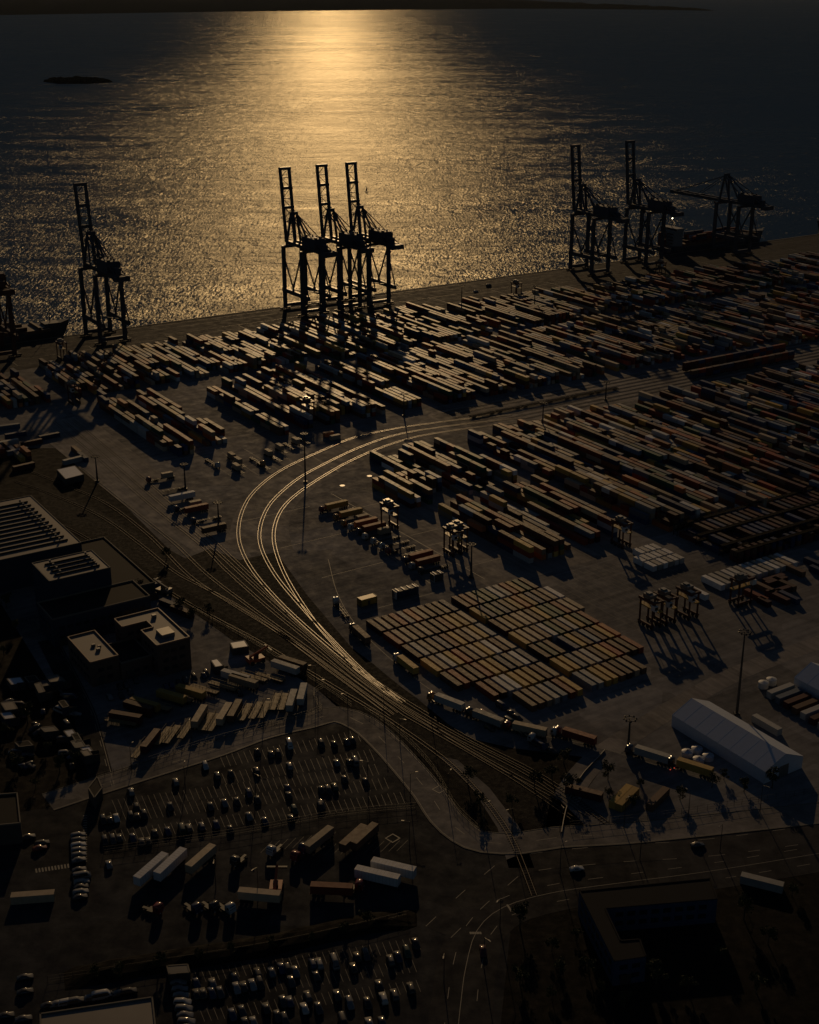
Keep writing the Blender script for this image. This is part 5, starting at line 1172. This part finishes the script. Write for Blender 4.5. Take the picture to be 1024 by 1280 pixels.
building('portable_building', [P(x, y, 3) for x, y in ((208, 1207), (235, 1205), (238, 1216), (211, 1218))], 3, M['walldark'], M['wallblue'], 'low site cabin above the lower car park', parapet=.1)
building('portable_building', [P(x, y, 3) for x, y in ((287, 803), (306, 800), (311, 808), (291, 811))], 3, M['walldark'], M['tent'], 'pale-roofed cabin on the yard right of the office block', parapet=.1)
building('portable_building', [P(x, y, 3.5) for x, y in ((263, 825), (272, 823), (280, 832), (269, 834))], 3.5, M['walldark'], M['tent'], 'small pale-roofed hut behind the upper trailer row', parapet=.1)
building('gas_shed', [P(x, y, 3) for x, y in ((66, 614), (80, 612), (86, 619), (72, 622))], 3, M['walldark'], M['roof'], 'little tan-roofed hut beside the left track', parapet=.1) if False else None
huts = [(68, 850, 16, 8), (88, 916, 12, 8), (96, 922, 8, 10), (98, 930, 14, 9), (108, 942, 10, 7), (108, 936, 12, 8), (80, 882, 8, 8), (50, 862, 8, 12), (12, 885, 16, 10), (10, 895, 14, 8), (30, 930, 18, 6), (62, 912, 18, 6), (75, 850, 10, 6), (20, 850, 18, 8), (40, 848, 14, 7), (56, 855, 10, 6)]
for k, (x, y, w_, d_) in enumerate(huts):
    building('yard_hut', [P(x + a * w_ / 2 + b * 3, y + b * d_ / 2 - a, 3) for a, b in ((-1, -1), (1, -1), (1, 1), (-1, 1))], rnd.uniform(2.6, 4), M['walldark'] if k % 3 else M['wallblue'], [M['roof'], M['tent'], M['roofdark'], M['wallblue']][k % 4],
             f'{["tan", "pale", "dark", "blue grey"][k % 4]}-roofed hut in the dark west yard, {ORD[k]} from a cluster of sixteen', 'hut', parapet=.08)
for ob in bpy.data.objects:
    if ob.name.startswith('yard_hut'): ob['group'] = 'huts in the dark west yard'
    if 'group' in ob and ob['group'] == '': del ob['group']
# machinery by the halls: orange and green yard machines, cable drums
for k, (x, y, l, m_) in enumerate(((320, 828, 'orange reach stacker parked behind the upper trailer row', 'orange'), (345, 1116, 'orange machine at the dark end of the lower truck park', 'orange'), (205, 742, 'grey mobile machine behind the office block', 'steel'))):
    o = empty('reach_stacker', P(x, y), RU + k); mb = MB(); mb.box(-3.5, 3.2, -1.8, 1.8, .9, 2.2); mb.box(-3.6, -2, -1.8, 1.8, 2.2, 2.9); mb.build('body', M[m_], o)
    for sx in (-2.3, 2.3):
        for s in (-1, 1): wb = MB(); wb.cyl((sx, s * 1.5, .85), (sx, s * 2.1, .85), .85, n=14); wb.build('wheel', M['tyre'], o)
    mb = MB(); mb.beam((-2.6, 0, 3), (5.4, 0, 5.6), .7); mb.beam((.6, 0, 2.2), (2, 0, 4.4), .3); bm = mb.build('lifting_boom', M[m_], o); mb = MB(); mb.box(5.2, 5.9, -3, 3, 4.6, 5.1); mb.build('spreader', M['darksteel'], bm)
    mb = MB(); mb.box(-.6, 1, -.7, .7, 2.2, 3.7); cb_ = mb.build('cab', M['glass'], o); tag(o, l, 'reach stacker')

# ================================================================ PLANTS, FENCES, BERMS
def crown_mesh(r, h, seed, n=520):
    r2 = random.Random(seed); mb = MB(); cl = [(r2.uniform(-.6, .6) * r, r2.uniform(-.6, .6) * r, h * r2.uniform(.4, .95), r * r2.uniform(.28, .5)) for _ in range(11)]
    for _ in range(n):
        c = r2.choice(cl); d = Vector((r2.gauss(0, 1), r2.gauss(0, 1), r2.gauss(0, 1))).normalized() * c[3] * r2.uniform(.5, 1.05); p = Vector((c[0], c[1], c[2])) + d
        a = Vector((r2.gauss(0, 1), r2.gauss(0, 1), r2.gauss(0, 1))).normalized() * .28; b = a.cross(Vector((r2.gauss(0, 1), r2.gauss(0, 1), r2.gauss(0, 1)))).normalized() * .2
        mb.add([p - a, p + b, p + a, p - b], [(0, 1, 2, 3)])
    return mb.mesh('crown', M['leaf'])
def trunk_mesh(r, h):
    mb = MB(); mb.cyl((0, 0, 0), (0, 0, h * .6), .18, .1, 8)
    for k in range(5): a = k * 1.3; mb.cyl((0, 0, h * (.3 + .05 * k)), (r * .5 * math.cos(a), r * .5 * math.sin(a), h * .75), .07, .03, 5)
    return mb.mesh('trunk', M['bark'])
TM = [(crown_mesh(2.6, 6.5, s), trunk_mesh(2.6, 6.5)) for s in range(4)]
trees = [('the dark west yard', [(8, 760), (20, 790), (5, 820), (35, 905), (60, 940), (22, 960), (75, 965), (45, 985), (95, 955), (10, 920), (12, 720), (30, 700)]), ('the halls', [(208, 700), (190, 735), (225, 762), (240, 775), (178, 745), (262, 770)]),
         ('the verge by the truck queue', [(600, 1010), (585, 980), (690, 975), (705, 955), (715, 990), (668, 985), (640, 1010), (762, 1000), (800, 985), (890, 985), (905, 975), (850, 1000), (760, 975), (790, 1010), (930, 990), (965, 985)]),
         ('the waste ground', [(650, 1160), (690, 1190), (700, 1220), (735, 1215), (750, 1240), (690, 1250), (720, 1175), (930, 1150), (960, 1180), (900, 1200), (860, 1240), (820, 1230), (990, 1120), (945, 1240), (780, 1260), (650, 1230)]),
         ('the strip above the lower car park', [(250, 1200), (290, 1196), (340, 1186), (390, 1178), (430, 1168), (460, 1160), (150, 1222), (120, 1226), (200, 1212)])]
for where, L_ in trees:
    for k, (x, y) in enumerate(sorted(L_)):
        cm, tm = TM[k % 4]; o = empty('small_tree', P(x, y), rnd.uniform(0, 6)); s = rnd.uniform(.55, 1.15); o.scale = (s, s, s * rnd.uniform(.8, 1.1))
        for nm, me in (('crown', cm), ('trunk', tm)): q_ = bpy.data.objects.new(nm, me); C.objects.link(q_); q_.parent = o
        tag(o, f'small dark leafy tree by {where}, {ORD[k]} from the left', 'tree', f'trees by {where}')
def berm(name, pts, w, h, m):
    path = smooth_path([P(*p) for p in pts], 3); mb = MB(); n = len(path); prof = ((-.5, 0), (-.32, .7), (-.1, 1), (.15, .95), (.35, .6), (.5, 0)); vs = []; r2 = random.Random(3)
    for i, p in enumerate(path):
        d = (path[min(i + 1, n - 1)] - path[max(i - 1, 0)]).normalized(); nn = Vector((-d.y, d.x, 0)); e = min(1, i / 3, (n - 1 - i) / 3)
        for a, z in prof: q = p + nn * a * w * r2.uniform(.93, 1.07); vs.append((q.x, q.y, max(-.02, z * h * e * r2.uniform(.8, 1.1))))
    k = len(prof); mb.add(vs, [(i * k + j, (i + 1) * k + j, (i + 1) * k + j + 1, i * k + j + 1) for i in range(n - 1) for j in range(k - 1)]); return structure(name, mb, m)
berm('earth_bank', [(80, 1225), (200, 1203), (300, 1188), (400, 1168), (470, 1153), (522, 1150)], 9, 1.6, M['soil'])
def fence(name, pts, label, h=2.2, step=3.0):
    path = smooth_path([P(*p) for p in pts], step); o = empty(name, path[0]); mb = MB(); nt = MB()
    for i, p in enumerate(path):
        q = p - path[0]; mb.cyl((q.x, q.y, 0), (q.x, q.y, h), .06, n=6)
        if i:
            a = path[i - 1] - path[0]
            for z in (.3, h * .5, h - .1): nt.beam((a.x, a.y, z), (q.x, q.y, z), .05)
    pp = mb.build('posts', M['darksteel'], o); pp.name = 'post_line'; nt.build('wire_mesh', M['darksteel'], o); tag(o, label, 'fence')
fence('wire_fence', [(60, 1228), (200, 1207), (330, 1186), (440, 1163), (510, 1146)], 'grey wire fence along the far side of the earth bank')
fence('wire_fence', [(405, 860), (392, 868), (398, 884), (390, 893), (250, 932), (120, 975)], 'grey wire fence between the trailer rows and the ring road')
fence('wire_fence', [(130, 1066), (300, 1042), (420, 1020), (520, 1010)], 'grey wire fence along the near edge of the large car park')
fence('wire_fence', [(240, 760), (320, 806), (400, 856), (440, 884)], 'grey wire fence between the office yard and the tracks')
fence('wire_fence', [(455, 885), (500, 918), (540, 960), (570, 1010), (600, 1040)], 'grey wire fence on the inner side of the curving ring road')
fence('wire_fence', [(712, 1034), (820, 1022), (900, 1010), (1060, 985)], 'grey wire fence above the right arm of the ring road')

build_stuff()

# ================================================================ HAZE
hz = MB(); hz.box(-26000, 26000, -400, 39000, -16, 300)
hm = bpy.data.materials.new('haze_air'); hm.use_nodes = True; hm.node_tree.nodes.remove(hm.node_tree.nodes['Principled BSDF'])
pv = hm.node_tree.nodes.new('ShaderNodeVolumePrincipled'); pv.inputs['Density'].default_value = HAZE; pv.inputs['Color'].default_value = (0.55, 0.62, 0.72, 1); pv.inputs['Anisotropy'].default_value = 0.2
hm.node_tree.links.new(pv.outputs[0], hm.node_tree.nodes['Material Output'].inputs['Volume'])
tag(hz.build('haze', hm), 'thin evening haze over the water and the terminal', 'haze', kind='stuff')
